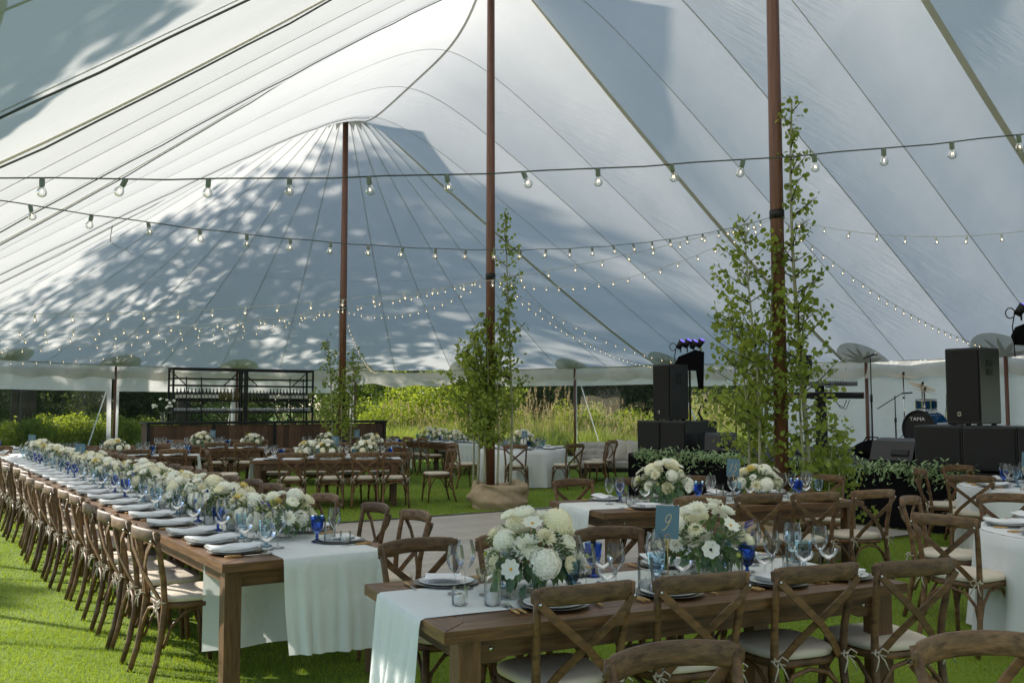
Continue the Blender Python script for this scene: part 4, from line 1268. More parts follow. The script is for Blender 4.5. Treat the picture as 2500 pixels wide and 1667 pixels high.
def hanging_leaves(o, a0, n, seed):
    r = random.Random(seed)
    for k in range(n):
        a = a0 + r.uniform(-.8, .8); q = r.uniform(.10, .19)
        M = Matrix.Translation((math.cos(a) * q, math.sin(a) * q, r.uniform(.05, .15))) @ Matrix.Rotation(a + r.uniform(-.7, .7), 4, 'Z') @ Matrix.Rotation(r.uniform(.6, 1.5), 4, 'Y') @ Matrix.Rotation(r.uniform(-.6, .6), 4, 'X') @ Matrix.Scale(r.uniform(.05, .075), 4)
        ob('leaf', leaf_mes[k % 2 == 1 and 1 or 0], o, M=M)
# ================================================================ DANCE FLOOR
M_['floor_plank'] = simple('floor_plank', (0.50, 0.455, 0.40), (0.40, 0.355, 0.305), 4, 0.42, (1.0, 9, 9), 0.06, 10, vr=0.10)
FT0, FT1, FS0, FS1 = -4.6, 2.75, -6.0, -0.85
df = structure(ob('dance_floor', MB().box((0, 0, 0.008), (FT1 - FT0, FS1 - FS0, 0.012)).mesh('dance_floor', M_['black'])))
df.location = W((FT0 + FT1) / 2, (FS0 + FS1) / 2); df.rotation_euler = (0, 0, ANG)
pw, pl = 0.172, 1.225
nr = int((FS1 - FS0) / pw); nc = 6
pm = [MB().box((0, 0, 0), (pl - .003, pw - .003, .014), ch=.0015).mesh('plank', M_['floor_plank'])]
for r_ in range(nr):
    for c in range(nc):
        o = ob('plank', pm[0], df, loc=(-(FT1 - FT0) / 2 + pl * (c + .5), -(FS1 - FS0) / 2 + pw * (r_ + .5), .0215 + random.uniform(-.0006, .0006)))
for sgn in (-1, 1):
    part('edge_trim', MB().box((sgn * ((FT1 - FT0) / 2 + .03), 0, .012), (.06, FS1 - FS0 + .12, .022)), M_['steel'], df)
    part('edge_trim', MB().box((0, sgn * ((FS1 - FS0) / 2 + .03), .012), (FT1 - FT0, .06, .022)), M_['steel'], df)

# ================================================================ LONG LEFT TABLE
LT = []
HL = 2.44 / 2
for k in range(6):
    p = W(-6.26, -8.0 + HL + 2.44 * k)
    T = farm_table(p.x, p.y, ANG + pi / 2, 'dark wood farm table, %s from the near end of the long left row' % ORD[k], 2.437, 1.07, 'tables of the long left row')
    LT.append(T)
    runner(T, 2.437, 1.07, .62, 'white linen runner on the long left row, table %s from its near end' % ORD[k], .55 if k == 0 else 0, .35 if k == 5 else 0, k, .03, -.12)
o = ob('table_skirt', MB().grid(lambda u, v: (-.66 + .02 * math.sin(v * 14), (v - .5) * .95, .16 + .52 * u), 6, 30).mesh('table_skirt', M_['runner']))
o.location = LT[0].location; o.rotation_euler = LT[0].rotation_euler
tag(o, 'pale cloth panel hanging under the near end of the long left table', 'table skirt')
sl = [-7.08, -6.46, -6.03, -5.44, -4.55, -4.06, -3.47]
while len(sl) < 22: sl.append(sl[-1] + .615)
for k, s in enumerate(sl):
    p = W(-6.76 + random.uniform(-.03, .03), s - .14)
    chair(p.x, p.y, 33.6 + random.uniform(-4, 4), 'crossback chair at the sunny left side of the long table, %s from the near end' % ORD[k], 'chairs along the left of the long table')
sr = [-7.4, -6.78, -5.9, -5.2, -4.6]
while len(sr) < 20: sr.append(sr[-1] + .615)
for k, s in enumerate(sr):
    p = W(-5.59, s)
    chair(p.x, p.y, 213.6 + random.uniform(-3, 3), 'crossback chair at the right side of the long table, %s from the near end' % ORD[k], 'chairs along the right of the long table')
def lt_local(s):           # table index and local x for a distance along the row
    k = max(0, min(5, int((s + 8.0) / 2.44)))
    return LT[k], s + 8.0 - 2.44 * k - HL
gk = ['gob_light_blue', 'gob_blue', 'gob_light_blue', 'gob_teal', 'gob_blue']
ps = [-7.62, -7.17, -6.70] 
while len(ps) < 22: ps.append(ps[-1] + .60)
for k, s in enumerate(ps):
    T, x = lt_local(s)
    w_ = 'on the left of the long table, %s from its near end' % ORD[k]
    setting(T, x, 1, .535, w_, 'long', k < 12)
    for kind, dx, dy in (('wine', -.06, .17), ('coupe', -.17, .215), (gk[(k * 2) % 5], .10, .14), ('wide', .02, .09)):
        if k > 11 and kind == 'coupe': continue
        glass(kind, T, x + dx + random.uniform(-.02, .02), dy + random.uniform(-.02, .02), w_)
for k, s in enumerate([-7.55, -6.95, -6.3, -5.7, -5.1, -4.5, -3.9, -3.3, -2.7, -2.1]):
    T, x = lt_local(s)
    w_ = 'on the right of the long table, %s from its near end' % ORD[k]
    setting(T, x, -1, .535, w_, 'sq' if k == 0 else 'long', k < 2)
    for kind, dx, dy in ((gk[(k * 2 + 1) % 5], .05, -.13 - .1), ('wine', -.08, -.28)):
        glass(kind, T, x + dx, dy + random.uniform(-.02, .02), w_)
sa = -7.18; k = 0
while sa < 6.0:
    T, x = lt_local(sa)
    arrangement(T, x, -.12 + random.uniform(-.06, .06), (3, 2, 2, 0, 3, 2, 1, 3)[k % 8], 'low white flower arrangement on the long left table, %s from its near end' % ORD[k], random.uniform(.92, 1.08) * (1.0 if k else 1.12))
    sa += .56 if k < 4 else .62
    k += 1
for k, (s, y, tall) in enumerate(((-7.55, -.28, True), (-7.66, -.34, False), (-6.6, .06, False), (-6.2, .1, True), (-5.4, .08, False), (-4.8, .1, False), (-4.2, .08, True))):
    T, x = lt_local(s); votive(T, x, y, 'on the long left table, %s from its near end' % ORD[k], tall)
T, x = lt_local(.6); number_card(place(T, x, -.1), '3', 'blue table number card on the long left table among its middle flowers', ANG * 0 + R(-70) - ANG)
T, x = lt_local(5.6); number_card(place(T, x, -.1), '2', 'blue table number card at the far end of the long left table', R(-70) - ANG)

# ================================================================ TABLE NINE (front)
def local_chair(T, lx, ly, face_local, label, group, jit=.015):
    M = place(T, lx, ly, 0)
    return chair(M.translation.x, M.translation.y, math.degrees(T.rotation_euler.z) + face_local, label, group, jit)
T9 = farm_table(.615, 4.70, R(25), 'front dark wood farm table with white runner tinted with lawn light, table nine', 2.44, 1.10)
runner(T9, 2.44, 1.1, .60, 'pale linen runner draped over the left end of front table nine', .42, 0, 21, -.16, .0)
for k, (x, y) in enumerate(((.31, 3.90), (.85, 4.14), (1.42, 4.37), (1.95, 4.52))):
    f = R(115)
    chair(x + .30 * math.cos(f), y + .30 * math.sin(f), 113 + (2, -1, 0, -4)[k], 'crossback chair on the near side of front table nine, %s from the left' % ORD[k], 'near chairs of table nine', .004)
for k, lx in enumerate((-.77, -.22, .38, .98)):
    local_chair(T9, lx, .63, 270 + (6, 0, -2, 0)[k], 'crossback chair facing the camera at the far side of table nine, %s from the left' % ORD[k], 'far chairs of table nine')
for k, lx in enumerate((-.62, -.02, .60, 1.02)):
    w_ = 'on the near side of front table nine, %s from the left' % ORD[k]
    setting(T9, lx, -1, .49, w_, 'sq')
for k, lx in enumerate((-.86, -.22, .42, .95)):
    w_ = 'on the far side of front table nine, %s from the left' % ORD[k]
    setting(T9, lx, 1, .55, w_, 'long' if k else 'sq')
for k, (kind, x, y) in enumerate((('wine', -.92, .10), ('coupe', -.80, .02), ('wide', -.83, .20), ('gob_light_blue', -.66, .16), ('gob_teal', -.46, -.17), ('wide', -.36, -.13), ('wine', -.23, -.18), ('coupe', -.30, -.22), ('gob_blue', -.12, .22),
     ('gob_light_blue', .02, -.14), ('wide', .09, -.02), ('coupe', .16, -.16), ('wine', .18, .08), ('gob_blue', .57, -.13), ('wide', .68, .0), ('wine', .72, -.14), ('coupe', .64, -.18), ('gob_teal', .70, .22), ('gob_light_blue', .95, -.12), ('wide', 1.0, .02), ('wine', 1.08, -.10), ('coupe', 1.06, -.18), ('wine', -.74, -.08), ('wide', -.30, .10), ('coupe', -.16, .06), ('wine', .24, .16), ('wide', .84, .16), ('coupe', .88, -.2), ('wine', .60, .14), ('gob_light_blue', 1.12, .16))):
    glass(kind, T9, x, y, 'on front table nine, %s glass from the left' % ORD[k])
hanging_leaves(arrangement(T9, -.56, .02, 0, 'large white flower arrangement with cosmos and drooping leaves on front table nine', 1.22, 1.0), 3.0, 26, 5)
arrangement(T9, .42, .03, 1, 'loose white and purple flower arrangement on front table nine right of the card', 1.22, 4.0)
for k, (x, y, tl) in enumerate(((-.99, -.13, False), (-.86, -.19, True), (-.08, -.20, True), (.02, -.24, False), (.30, -.19, False), (.42, -.23, True), (.86, -.14, True), (.92, -.04, False))):
    votive(T9, x, y, 'on front table nine, %s candle from the left' % ORD[k], tl)
number_card(place(T9, .14, -.06), '9', 'blue card numbered nine on a brass stand on the front table', R(-25 + 4))

# ================================================================ TABLE FIFTEEN
T15 = farm_table(1.80, 8.80, R(22), 'dark wood farm table fifteen with white runner, behind the front table', 2.70, 1.10)
runner(T15, 2.7, 1.1, .60, 'white runner hanging over the left end of table fifteen', .55, 0, 31, -.05)
for k, (x, y) in enumerate(((1.54, 7.69), (2.06, 7.88), (2.60, 8.06), (3.17, 8.30))):
    f = R(112)
    chair(x + .30 * math.cos(f), y + .30 * math.sin(f), 112 + (0, 2, -2, 1)[k], 'crossback chair with its back to the camera at table fifteen, %s from the left' % ORD[k], 'near chairs of table fifteen', .004)
for k, (lx, ly, fc) in enumerate(((-.80, .83, 275), (-.15, .72, 270), (.50, .75, 270), (1.72, .42, 238))):
    local_chair(T15, lx, ly, fc, 'crossback chair at the stage side of table fifteen, %s from the left' % ORD[k], 'far chairs of table fifteen')
for k, lx in enumerate((-.85, -.22, .40, 1.0)):
    setting(T15, lx, -1, .55, 'on the near side of table fifteen, %s from the left' % ORD[k], 'sq')
    setting(T15, lx, 1, .55, 'on the far side of table fifteen, %s from the left' % ORD[k], 'long')
for k, (kind, x, y) in enumerate((('wine', -1.0, .02), ('wide', -.84, .12), ('gob_blue', -.80, .2), ('gob_blue', -.18, -.14), ('wide', -.08, .2), ('gob_light_blue', .02, .15), ('wide', .12, .1), ('gob_light_blue', .30, -.05), ('wide', .22, -.1), ('coupe', .38, -.14), ('wine', .44, .08), ('gob_blue', .92, -.16), ('wide', .86, .0), ('wine', 1.0, .04), ('coupe', 1.02, -.14), ('gob_blue', 1.08, .1), ('wide', 1.18, .06), ('gob_light_blue', 1.24, -.06), ('wine', 1.27, .12), ('wine', -.66, .16), ('coupe', -.72, -.12), ('wine', -.02, -.08), ('coupe', .52, .2), ('wide', .76, .2))):
    glass(kind, T15, x, y, 'on table fifteen, %s glass from the left' % ORD[k])
hanging_leaves(arrangement(T15, -.45, .02, 0, 'white flower arrangement with eucalyptus at the left of table fifteen', 1.22, 2.2), 2.2, 18, 6)
arrangement(T15, .62, .05, 2, 'white hydrangea arrangement right of the card on table fifteen', 1.16, .4)
for k, (x, y, tl) in enumerate(((-.86, -.10, False), (-.78, -.04, False), (-.80, .1, True), (.08, -.1, True), (.14, -.16, False), (.8, -.2, False))):
    votive(T15, x, y, 'on table fifteen, %s candle from the left' % ORD[k], tl)
number_card(place(T15, .30, .0), '15', 'blue card numbered fifteen on a brass stand between two bouquets', R(-22 - 4))

# ================================================================ TABLES BEFORE THE BAR
def back_table(x, y, ang, nm, L=2.44, near=(-.85, -.28, .3, .88), far=(-.8, -.2, .4, 1.0), card=None, d0=.45, d1=.45, seed=0, flowers=((-.5, 0), (.5, 1)), csc=1.12):
    T = farm_table(x, y, R(ang), 'dark wood farm table, the %s of four before the bar' % nm.replace(' bar table', ''), L, 1.07)
    runner(T, L, 1.07, .6, 'white runner on the %s' % nm, d0, d1, seed)
    for k, lx in enumerate(near): local_chair(T, lx, -.60, 90, 'crossback chair on the near side of the %s, %s from left' % (nm, ORD[k]), 'chairs of the back tables')
    for k, lx in enumerate(far): local_chair(T, lx, .62, 270, 'crossback chair on the far side of the %s, %s from left' % (nm, ORD[k]), 'chairs of the back tables')
    for k, lx in enumerate((-.88, -.28, .32, .92)):
        for sd in (-1, 1):
            w_ = 'on the %s, %s side, %s from left' % (nm, 'near' if sd < 0 else 'far', ORD[k])
            setting(T, lx, sd, .535, w_, 'long', False)
            for kind, dx, dy in ((gk[(k + seed + (sd > 0)) % 5], .12, .16), ('wide', .0, .2), ('wine', -.12, .15)):
                glass(kind, T, lx + dx, sd * dy, w_)
    for k, (fx, pr) in enumerate(flowers): arrangement(T, fx, random.uniform(-.05, .05), pr, 'white flower arrangement on the %s, %s from the left' % (nm, ORD[k]), csc)
    if card: number_card(place(T, .12, 0), card, 'blue table number card on the %s' % nm, R(-ang))
    return T
back_table(-3.12, 16.05, 9, 'front right bar table', near=(-.52, .08, .62, 1.12), far=(-.9, -.25, .35, .9), card='3', d0=.5, seed=41, flowers=((-.3, 2), (.0, 3), (.62, 2)))
chair(-1.30, 16.55, 200, 'crossback chair at the right end of the nearest table before the bar', 'chairs of the back tables')
chair(-4.90, 16.25, 20, 'crossback chair at the left end of the nearest right table before the bar', 'chairs of the back tables')
back_table(-6.95, 17.1, 14, 'front left bar table', card=None, seed=42, flowers=((-.2, 2),))
back_table(-3.5, 20.6, 12, 'rear right bar table', card='5', seed=43, flowers=((-.55, 3), (.45, 2)))
back_table(-6.55, 20.3, 12, 'rear left bar table', near=(-.6, .28, .88), card='4', seed=44, flowers=((-.1, 0), (.95, 2)))
TF = farm_table(-1.75, 23.7, ANG + pi / 2, 'dark wood farm table by the open end of the tent', 2.44, 1.07)
runner(TF, 2.44, 1.07, .62, 'white runner hanging off the farm table by the open tent end', .5, .5, 51)
for k, lx in enumerate((-.62, .12, .86)):
    local_chair(TF, lx, .62, 270, 'crossback chair left of the table by the open tent end, %s from near' % ORD[k], 'chairs of the back tables')
    local_chair(TF, lx, -.62, 90, 'crossback chair right of the table by the open tent end, %s from near' % ORD[k], 'chairs of the back tables')
for k, lx in enumerate((-.9, -.3, .3, .9)):
    for sd in (-1, 1):
        w_ = 'on the tent-end table, %s side, %s from near' % ('right' if sd < 0 else 'left', ORD[k])
        setting(TF, lx, sd, .535, w_, 'long', False)
        glass(gk[k], TF, lx + .1, sd * .16, w_); glass('wide', TF, lx - .05, sd * .2, w_)
for k, lx in enumerate((-.7, 0, .7)): arrangement(TF, lx, 0, (2, 3, 1)[k], 'white flower arrangement on the table by the open tent end, %s from near' % ORD[k], 1.2)
number_card(place(TF, .35, 0), '7', 'dark blue table number card on the table by the open tent end', R(20) - ANG)

# ================================================================ ROUND TABLES
def round_cloth(seed, r=.915, h=TZ + .004):
    rnd = random.Random(seed); n = 120; nf = rnd.choice((13, 15, 14)); ph = rnd.random() * 6
    V = [(0, 0, h)]; F = []
    rows = [(.5, h), (.96, h), (1.0, h - .012)] + [(1.0 + .02 * k / 8, h - .012 - (h - .03) * k / 8) for k in range(1, 9)]
    for (rr, z) in rows:
        k = max(0, (h - .012 - z) / h)
        for j in range(n):
            a = 2 * pi * j / n
            q = rr * r * (1 + k * (.055 * math.sin(nf * a + ph + .8 * math.sin(2 * a)) + .025 * math.sin(nf * 2.3 * a + ph)))
            V.append((q * math.cos(a), q * math.sin(a), z))
    for j in range(n): F.append((0, 1 + j, 1 + (j + 1) % n))
    for i in range(len(rows) - 1):
        for j in range(n):
            a = 1 + i * n + j; b = 1 + i * n + (j + 1) % n
            F.append((a, a + n, b + n, b))
    return MB().add(V, F).mesh('tablecloth', M_['tablecloth'])
def round_table(x, y, nm, seed, card=None, nset=8, a0=0.0, flower=0):
    T = thing('round_table', 'round table under a white cloth, the %s one' % nm, 'round table', (x, y, 0), 0, 'round tables')
    part('tabletop', MB().lathe([(0, TZ - .03), (.9, TZ - .03), (.905, TZ - .002), (0, TZ - .002)], 40), M_['table_wood'], T)
    for k in range(4):
        a = k * pi / 2 + .4
        part('leg', MB().tube([(.55 * math.cos(a), .55 * math.sin(a), TZ - .03), (.62 * math.cos(a), .62 * math.sin(a), 0)], .02, 6), M_['leg_wood'], T)
    o = ob('tablecloth', round_cloth(seed)); o.location = (x, y, 0)
    tag(o, 'floor-length white tablecloth on the %s round table' % nm, 'tablecloth', 'white round tablecloths')
    for k in range(nset):
        a = a0 + 2 * pi * k / nset
        w_ = 'on the %s round table, %s place' % (nm, ORD[k])
        M = Matrix.Translation((x, y, TZ + .0045)) @ Matrix.Rotation(a + pi / 2, 4, 'Z') @ Matrix.Translation((0, -.69, 0))
        setting(T, 0, -1, .5, w_, 'long', seed < 3, rot=M)
        for kind, r_, da in ((gk[(k + seed) % 5], .44, .14), ('wide', .40, -.02), ('wine', .46, -.18)):
            glass(kind, T, r_ * math.cos(a + da), r_ * math.sin(a + da), w_)
    arrangement(T, 0, 0, flower, 'white flower arrangement on the %s round table' % nm, 1.25)
    if card: number_card(place(T, .02, -.22), card, 'blue table number card on the %s round table' % nm, R(-10))
    return T
round_table(5.88, 10.4, 'stageside right', 1, None, a0=.2)
round_table(4.23, 6.62, 'front right', 2, a0=.35)
round_table(.24, 19.95, 'far middle', 3, '8', a0=.1)
number_card(Matrix.Translation((5.56, 10.22, TZ + .006)), '14', 'blue card numbered fourteen at the right edge of the picture', R(-14))
for k, (x, y, f_, lb) in enumerate(((5.0, 10.36, 62, 'seen from behind beside the right round table near the stage'), (5.62, 11.52, 285, 'between the stage garland and the right round table'), (5.12, 11.22, 350, 'in profile left of the round table near the stage'),
        (3.13, 6.55, 38, 'with clear seat at the left of the front right round table'), (3.42, 7.46, 325, 'behind the other at the left of the front right round table'), (4.10, 7.62, 268, 'facing the camera behind the front right round table'),
        (-.95, 19.35, 25, 'left of the far round table behind the burlap'), (.10, 18.72, 82, 'in front of the far round table with its back to the camera'), (1.08, 19.0, 128, 'right front of the far round table'), (1.72, 19.9, 178, 'right of the far round table'), (1.95, 20.7, 200, 'right rear of the far round table'), (-.3, 21.2, 290, 'behind the far round table'),
        (.60, 2.62, 292, 'closest to the camera at bottom, only its top rail showing'), (1.53, 2.74, 288, 'at the bottom right corner close to the camera'))):
    chair(x, y, f_, 'crossback chair ' + lb, 'chairs at the round tables' if k < 12 else 'chairs nearest the camera', .005)
# far left round table
round_table(-10.9, 19.2, 'far left corner', 4, '1', a0=.3)
chair(-9.75, 17.95, 120, 'crossback chair seen from behind at the far left round table', 'chairs at the round tables')
chair(-10.5, 17.9, 105, 'second crossback chair at the far left round table', 'chairs at the round tables')
# ================================================================ ASPENS IN BURLAP
def aspen_tree(root, path, rad, z_leaf, spread, nbr, leaf, seed, label, dens=1.0, up=.55):
    """root: world point; path: offsets of the stem"""
    r = random.Random(seed)
    t = thing('aspen_tree', label, 'tree', root, 0, 'young aspens tied round the tent poles')
    pts = crom3([Vector(p) for p in path], 6)
    n = len(pts)
    m = MB().tube(pts, [rad * (1 - .72 * k / (n - 1)) for k in range(n)], 8)
    LM = MB()
    top = pts[-1].z
    br = MB()
    def leaf_at(p, s):
        d = Vector((r.uniform(-1, 1), r.uniform(-1, 1), r.uniform(-1.1, .25))).normalized()
        nrm = Vector((r.uniform(-1, 1), r.uniform(-1, 1), r.uniform(-.3, .8)))
        u = nrm - d * nrm.dot(d)
        if u.length < .05: return
        u.normalize(); sd = d.cross(u)
        b = p + Vector((r.uniform(-1, 1), r.uniform(-1, 1), r.uniform(-.8, .5))) * .035
        w_ = s * r.uniform(.85, 1.1)
        V = [b, b + d * .12 * s - sd * .34 * w_, b + d * .45 * s - sd * .50 * w_ + u * .05 * s, b + d * .80 * s - sd * .28 * w_, b + d * 1.02 * s - u * .06 * s, b + d * .80 * s + sd * .28 * w_, b + d * .45 * s + sd * .50 * w_ + u * .05 * s, b + d * .12 * s + sd * .34 * w_]
        LM.add(V, [(0, 1, 2, 4), (2, 3, 4), (0, 4, 6, 7), (4, 5, 6)], False)
    for k in range(nbr):
        f = (k + r.random()) / nbr
        z = z_leaf + (top - z_leaf) * f
        i = min(range(n), key=lambda q: abs(pts[q].z - z))
        a = r.random() * 6.283
        taper = (1 - f) ** .6 * .85 + .18
        Lb = spread * taper * r.uniform(.5, 1.15)
        b0 = pts[i]
        d = Vector((math.cos(a), math.sin(a), up * r.uniform(.7, 1.6)))
        b1 = b0 + d * Lb * .55; b2 = b0 + d * Lb + Vector((0, 0, .1 * Lb))
        br.tube([b0, b1, b2], [rad * .28, rad * .2, .0025], 4)
        nl = max(6, int(Lb * 58 * dens))
        for q in range(nl):
            g_ = .18 + .85 * r.random()
            p = b0.lerp(b1, g_ / .55) if g_ < .55 else b1.lerp(b2, (g_ - .55) / .45)
            p = p + Vector((r.gauss(0, 1), r.gauss(0, 1), r.gauss(0, 1))) * (.05 * (.5 + Lb))
            leaf_at(p, leaf * r.uniform(.65, 1.15))
    for q in range(int(14 * dens)): leaf_at(pts[-1] + Vector((r.gauss(0, .04), r.gauss(0, .04), r.gauss(-.1, .1))), leaf * .8)
    m2 = ob('trunk', m.mesh('trunk', M_['trunk_pale']), t)
    stuff(ob('branches', br.mesh('branches', M_['bark']), t))
    stuff(ob('crown', LM.mesh('crown', M_['aspen']), t))
    return t
def crom3(P, n=6):
    P = [P[0] * 2 - P[1]] + P + [P[-1] * 2 - P[-2]]
    out = []
    for i in range(1, len(P) - 2):
        for k in range(n):
            t = k / n; a, b, c, d = P[i - 1], P[i], P[i + 1], P[i + 2]
            out.append(0.5 * ((2 * b) + (c - a) * t + (2 * a - 5 * b + 4 * c - d) * t * t + (-a + 3 * b - 3 * c + d) * t ** 3))
    out.append(P[-2]); return out
PR = W(0, -6.1); PM = W(0, 0); PL = W(0, 6.1)
def near_pole(P, dx, dy): return P + Vector((dx, dy, .15))
# right cluster
aspen_tree(near_pole(PR, .30, -.12), [(0, 0, 0), (-.04, 0, .9), (-.10, 0, 2.0), (-.16, .0, 3.1), (-.17, 0, 4.1), (-.14, 0, 4.95)], .032, 1.5, .40, 58, .060, 1, 'tall aspen with pale trunk at the right of the right tent pole', 1.0)
aspen_tree(near_pole(PR, -.30, -.10), [(0, 0, 0), (.03, 0, .9), (.02, 0, 1.8), (-.06, 0, 2.8), (-.10, 0, 3.55)], .022, 1.0, .62, 44, .060, 2, 'aspen with wide leafy side left of the right tent pole', 1.0)
aspen_tree(near_pole(PR, -.40, .05), [(0, 0, 0), (.05, 0, .9), (.03, .05, 1.7), (-.10, .1, 2.6)], .020, .9, .55, 34, .060, 3, 'outermost left slender aspen by the right tent pole', 1.0)
aspen_tree(near_pole(PR, -.22, .12), [(0, 0, 0), (.05, 0, 1.0), (.10, -.1, 2.0), (.14, -.2, 3.0)], .020, .8, .45, 36, .060, 4, 'slender aspen growing up against the right tent pole', 1.0)
aspen_tree(near_pole(PR, .18, -.20), [(0, 0, 0), (.0, 0, .8), (-.02, .0, 1.6), (.06, 0, 2.7)], .022, .55, .42, 34, .060, 5, 'shorter aspen in front of the right tent pole', 1.0)
for k, (dx, dy, h) in enumerate(((.48, .0, 1.35), (.66, .2, 1.15), (.40, .25, 1.0), (-.12, .28, 1.0))):
    aspen_tree(near_pole(PR, dx, dy), [(0, 0, 0), (.05, 0, h * .5), (.12 if dx > 0 else -.12, 0, h)], .012, .12, .42, 26, .055, 10 + k, 'low leafy aspen sapling at the foot of the right tent pole, %s' % ('right of it', 'farthest right', 'behind at right', 'behind at left')[k], 1.1, .35)
# middle cluster
aspen_tree(near_pole(PM, .33, -.1), [(0, 0, .2), (.03, 0, 1.2), (.0, 0, 2.3), (-.04, 0, 3.4), (-.08, 0, 4.65)], .028, 1.45, .38, 48, .062, 21, 'tall aspen with pale trunk right of the middle tent pole', .9)
aspen_tree(near_pole(PM, -.20, -.12), [(0, 0, .2), (.02, 0, 1.0), (.0, 0, 1.9), (-.10, 0, 2.75)], .026, .85, .44, 44, .066, 22, 'bushy aspen left of the middle tent pole', 1.25)
aspen_tree(near_pole(PM, -.08, -.22), [(0, 0, .2), (0, 0, 1.0), (.05, 0, 2.0), (.0, 0, 3.0)], .024, .75, .38, 44, .066, 23, 'bushy aspen in front of the middle tent pole', 1.25)
aspen_tree(near_pole(PM, .12, -.25), [(0, 0, .2), (.02, 0, 1.0), (.0, 0, 1.8), (.08, 0, 2.9)], .022, 1.0, .42, 38, .066, 24, 'slender aspen before the middle tent pole at right', 1.0)
aspen_tree(near_pole(PM, -.28, .10), [(0, 0, .2), (.0, 0, 1.0), (-.06, 0, 1.7), (-.25, 0, 2.5)], .020, 1.2, .55, 34, .066, 25, 'aspen leaning left behind the middle tent pole', 1.0)
# left cluster
aspen_tree(near_pole(PL, -.18, -.15), [(0, 0, 0), (0, 0, 1.0), (-.04, 0, 1.9), (-.12, 0, 2.9)], .024, .9, .46, 34, .062, 31, 'aspen left of the far tent pole by the bar', .85)
aspen_tree(near_pole(PL, .20, -.12), [(0, 0, 0), (.02, 0, 1.0), (.05, 0, 1.9), (.06, 0, 2.7)], .024, .9, .42, 32, .062, 32, 'aspen right of the far tent pole by the bar', .85)
aspen_tree(near_pole(PL, .05, -.25), [(0, 0, 0), (0, 0, .8), (-.02, 0, 1.6), (.02, 0, 2.3)], .022, .5, .40, 26, .062, 33, 'short aspen in front of the far tent pole', .85)
def burlap(P, dx, dy, rx, ry, h, seed, label):
    r = random.Random(seed); off = Vector((r.random() * 9, r.random() * 9, r.random() * 9))
    def f(u, v):
        a = u * 2 * pi
        if v < .72:
            q = v / .72
            bul = 1.0 + .10 * math.sin(pi * q) - .10 * q * q
            z = h * q
        else:
            q = (v - .72) / .28
            bul = .90 - .42 * q
            z = h * (1 + .10 * math.sin(q * 2.4) - .34 * q)
        base = Vector((math.cos(a) * rx * bul, math.sin(a) * ry * bul, z))
        k = noise.noise(Vector((math.cos(a) * 1.5, math.sin(a) * 1.5, z * 5.0)) + off) * .075 + noise.noise(Vector((math.cos(a) * 3.2 + z * 5, math.sin(a) * 3.2, z * 9.0)) + off) * .035
        fold = .034 * math.sin(z * 21 + 1.6 * math.sin(a + 1) + .7 * math.sin(a * 3)) * min(1, z * 8)
        o_ = Vector((math.cos(a), math.sin(a), 0)) * (k + fold)
        p = base + o_; p.z = max(.0, p.z + .09 * noise.noise(Vector((math.cos(a) * 1.2, math.sin(a) * 1.2, 3)) + off) * v + .03 * math.sin(3 * a) * v)
        return p
    o = ob('burlap_sack', MB().grid(f, 72, 34).mesh('burlap_sack', M_['burlap'])); o.location = P + Vector((dx, dy, 0))
    return tag(o, label, 'burlap wrap', 'burlap wraps round the tree roots')
burlap(PM, .14, -.12, .46, .42, .40, 1, 'rumpled tan burlap wrap at the foot of the middle trees')
burlap(PR, .1, .0, .62, .5, .38, 2, 'rumpled tan burlap wrap under the right trees behind table fifteen')
burlap(PL, .05, -.05, .42, .38, .38, 3, 'burlap wrap at the foot of the far trees by the bar')

# ================================================================ STAGE
ST = .80
stg = thing('stage', 'low black stage with black skirting along the right side of the tent', 'stage', W(5.8, -4.4), ANG)
part('deck', MB().box((0, 0, ST - .03), (5.6, 8.8, .06)), M_['black'], stg)
def skirt(u, v): return (-2.81 + .012 * math.sin(u * 90) + .008 * math.sin(u * 47 + v * 2), 4.4 - 8.8 * u, .01 + (ST - .03) * v)
part('skirt', MB().grid(skirt, 160, 3), M_['skirt'], stg)
part('skirt', MB().grid(lambda u, v: (-2.81 + 5.6 * u, 4.41 + .012 * math.sin(u * 70), .01 + (ST - .03) * v), 80, 3), M_['skirt'], stg)
for (x, y) in ((-2.6, 4.2), (2.6, 4.2), (-2.6, -4.2), (2.6, -4.2), (-2.6, 0), (2.6, 0)):
    part('leg', MB().box((x, y, (ST - .06) / 2), (.08, .08, ST - .06)), M_['dark_steel'], stg)
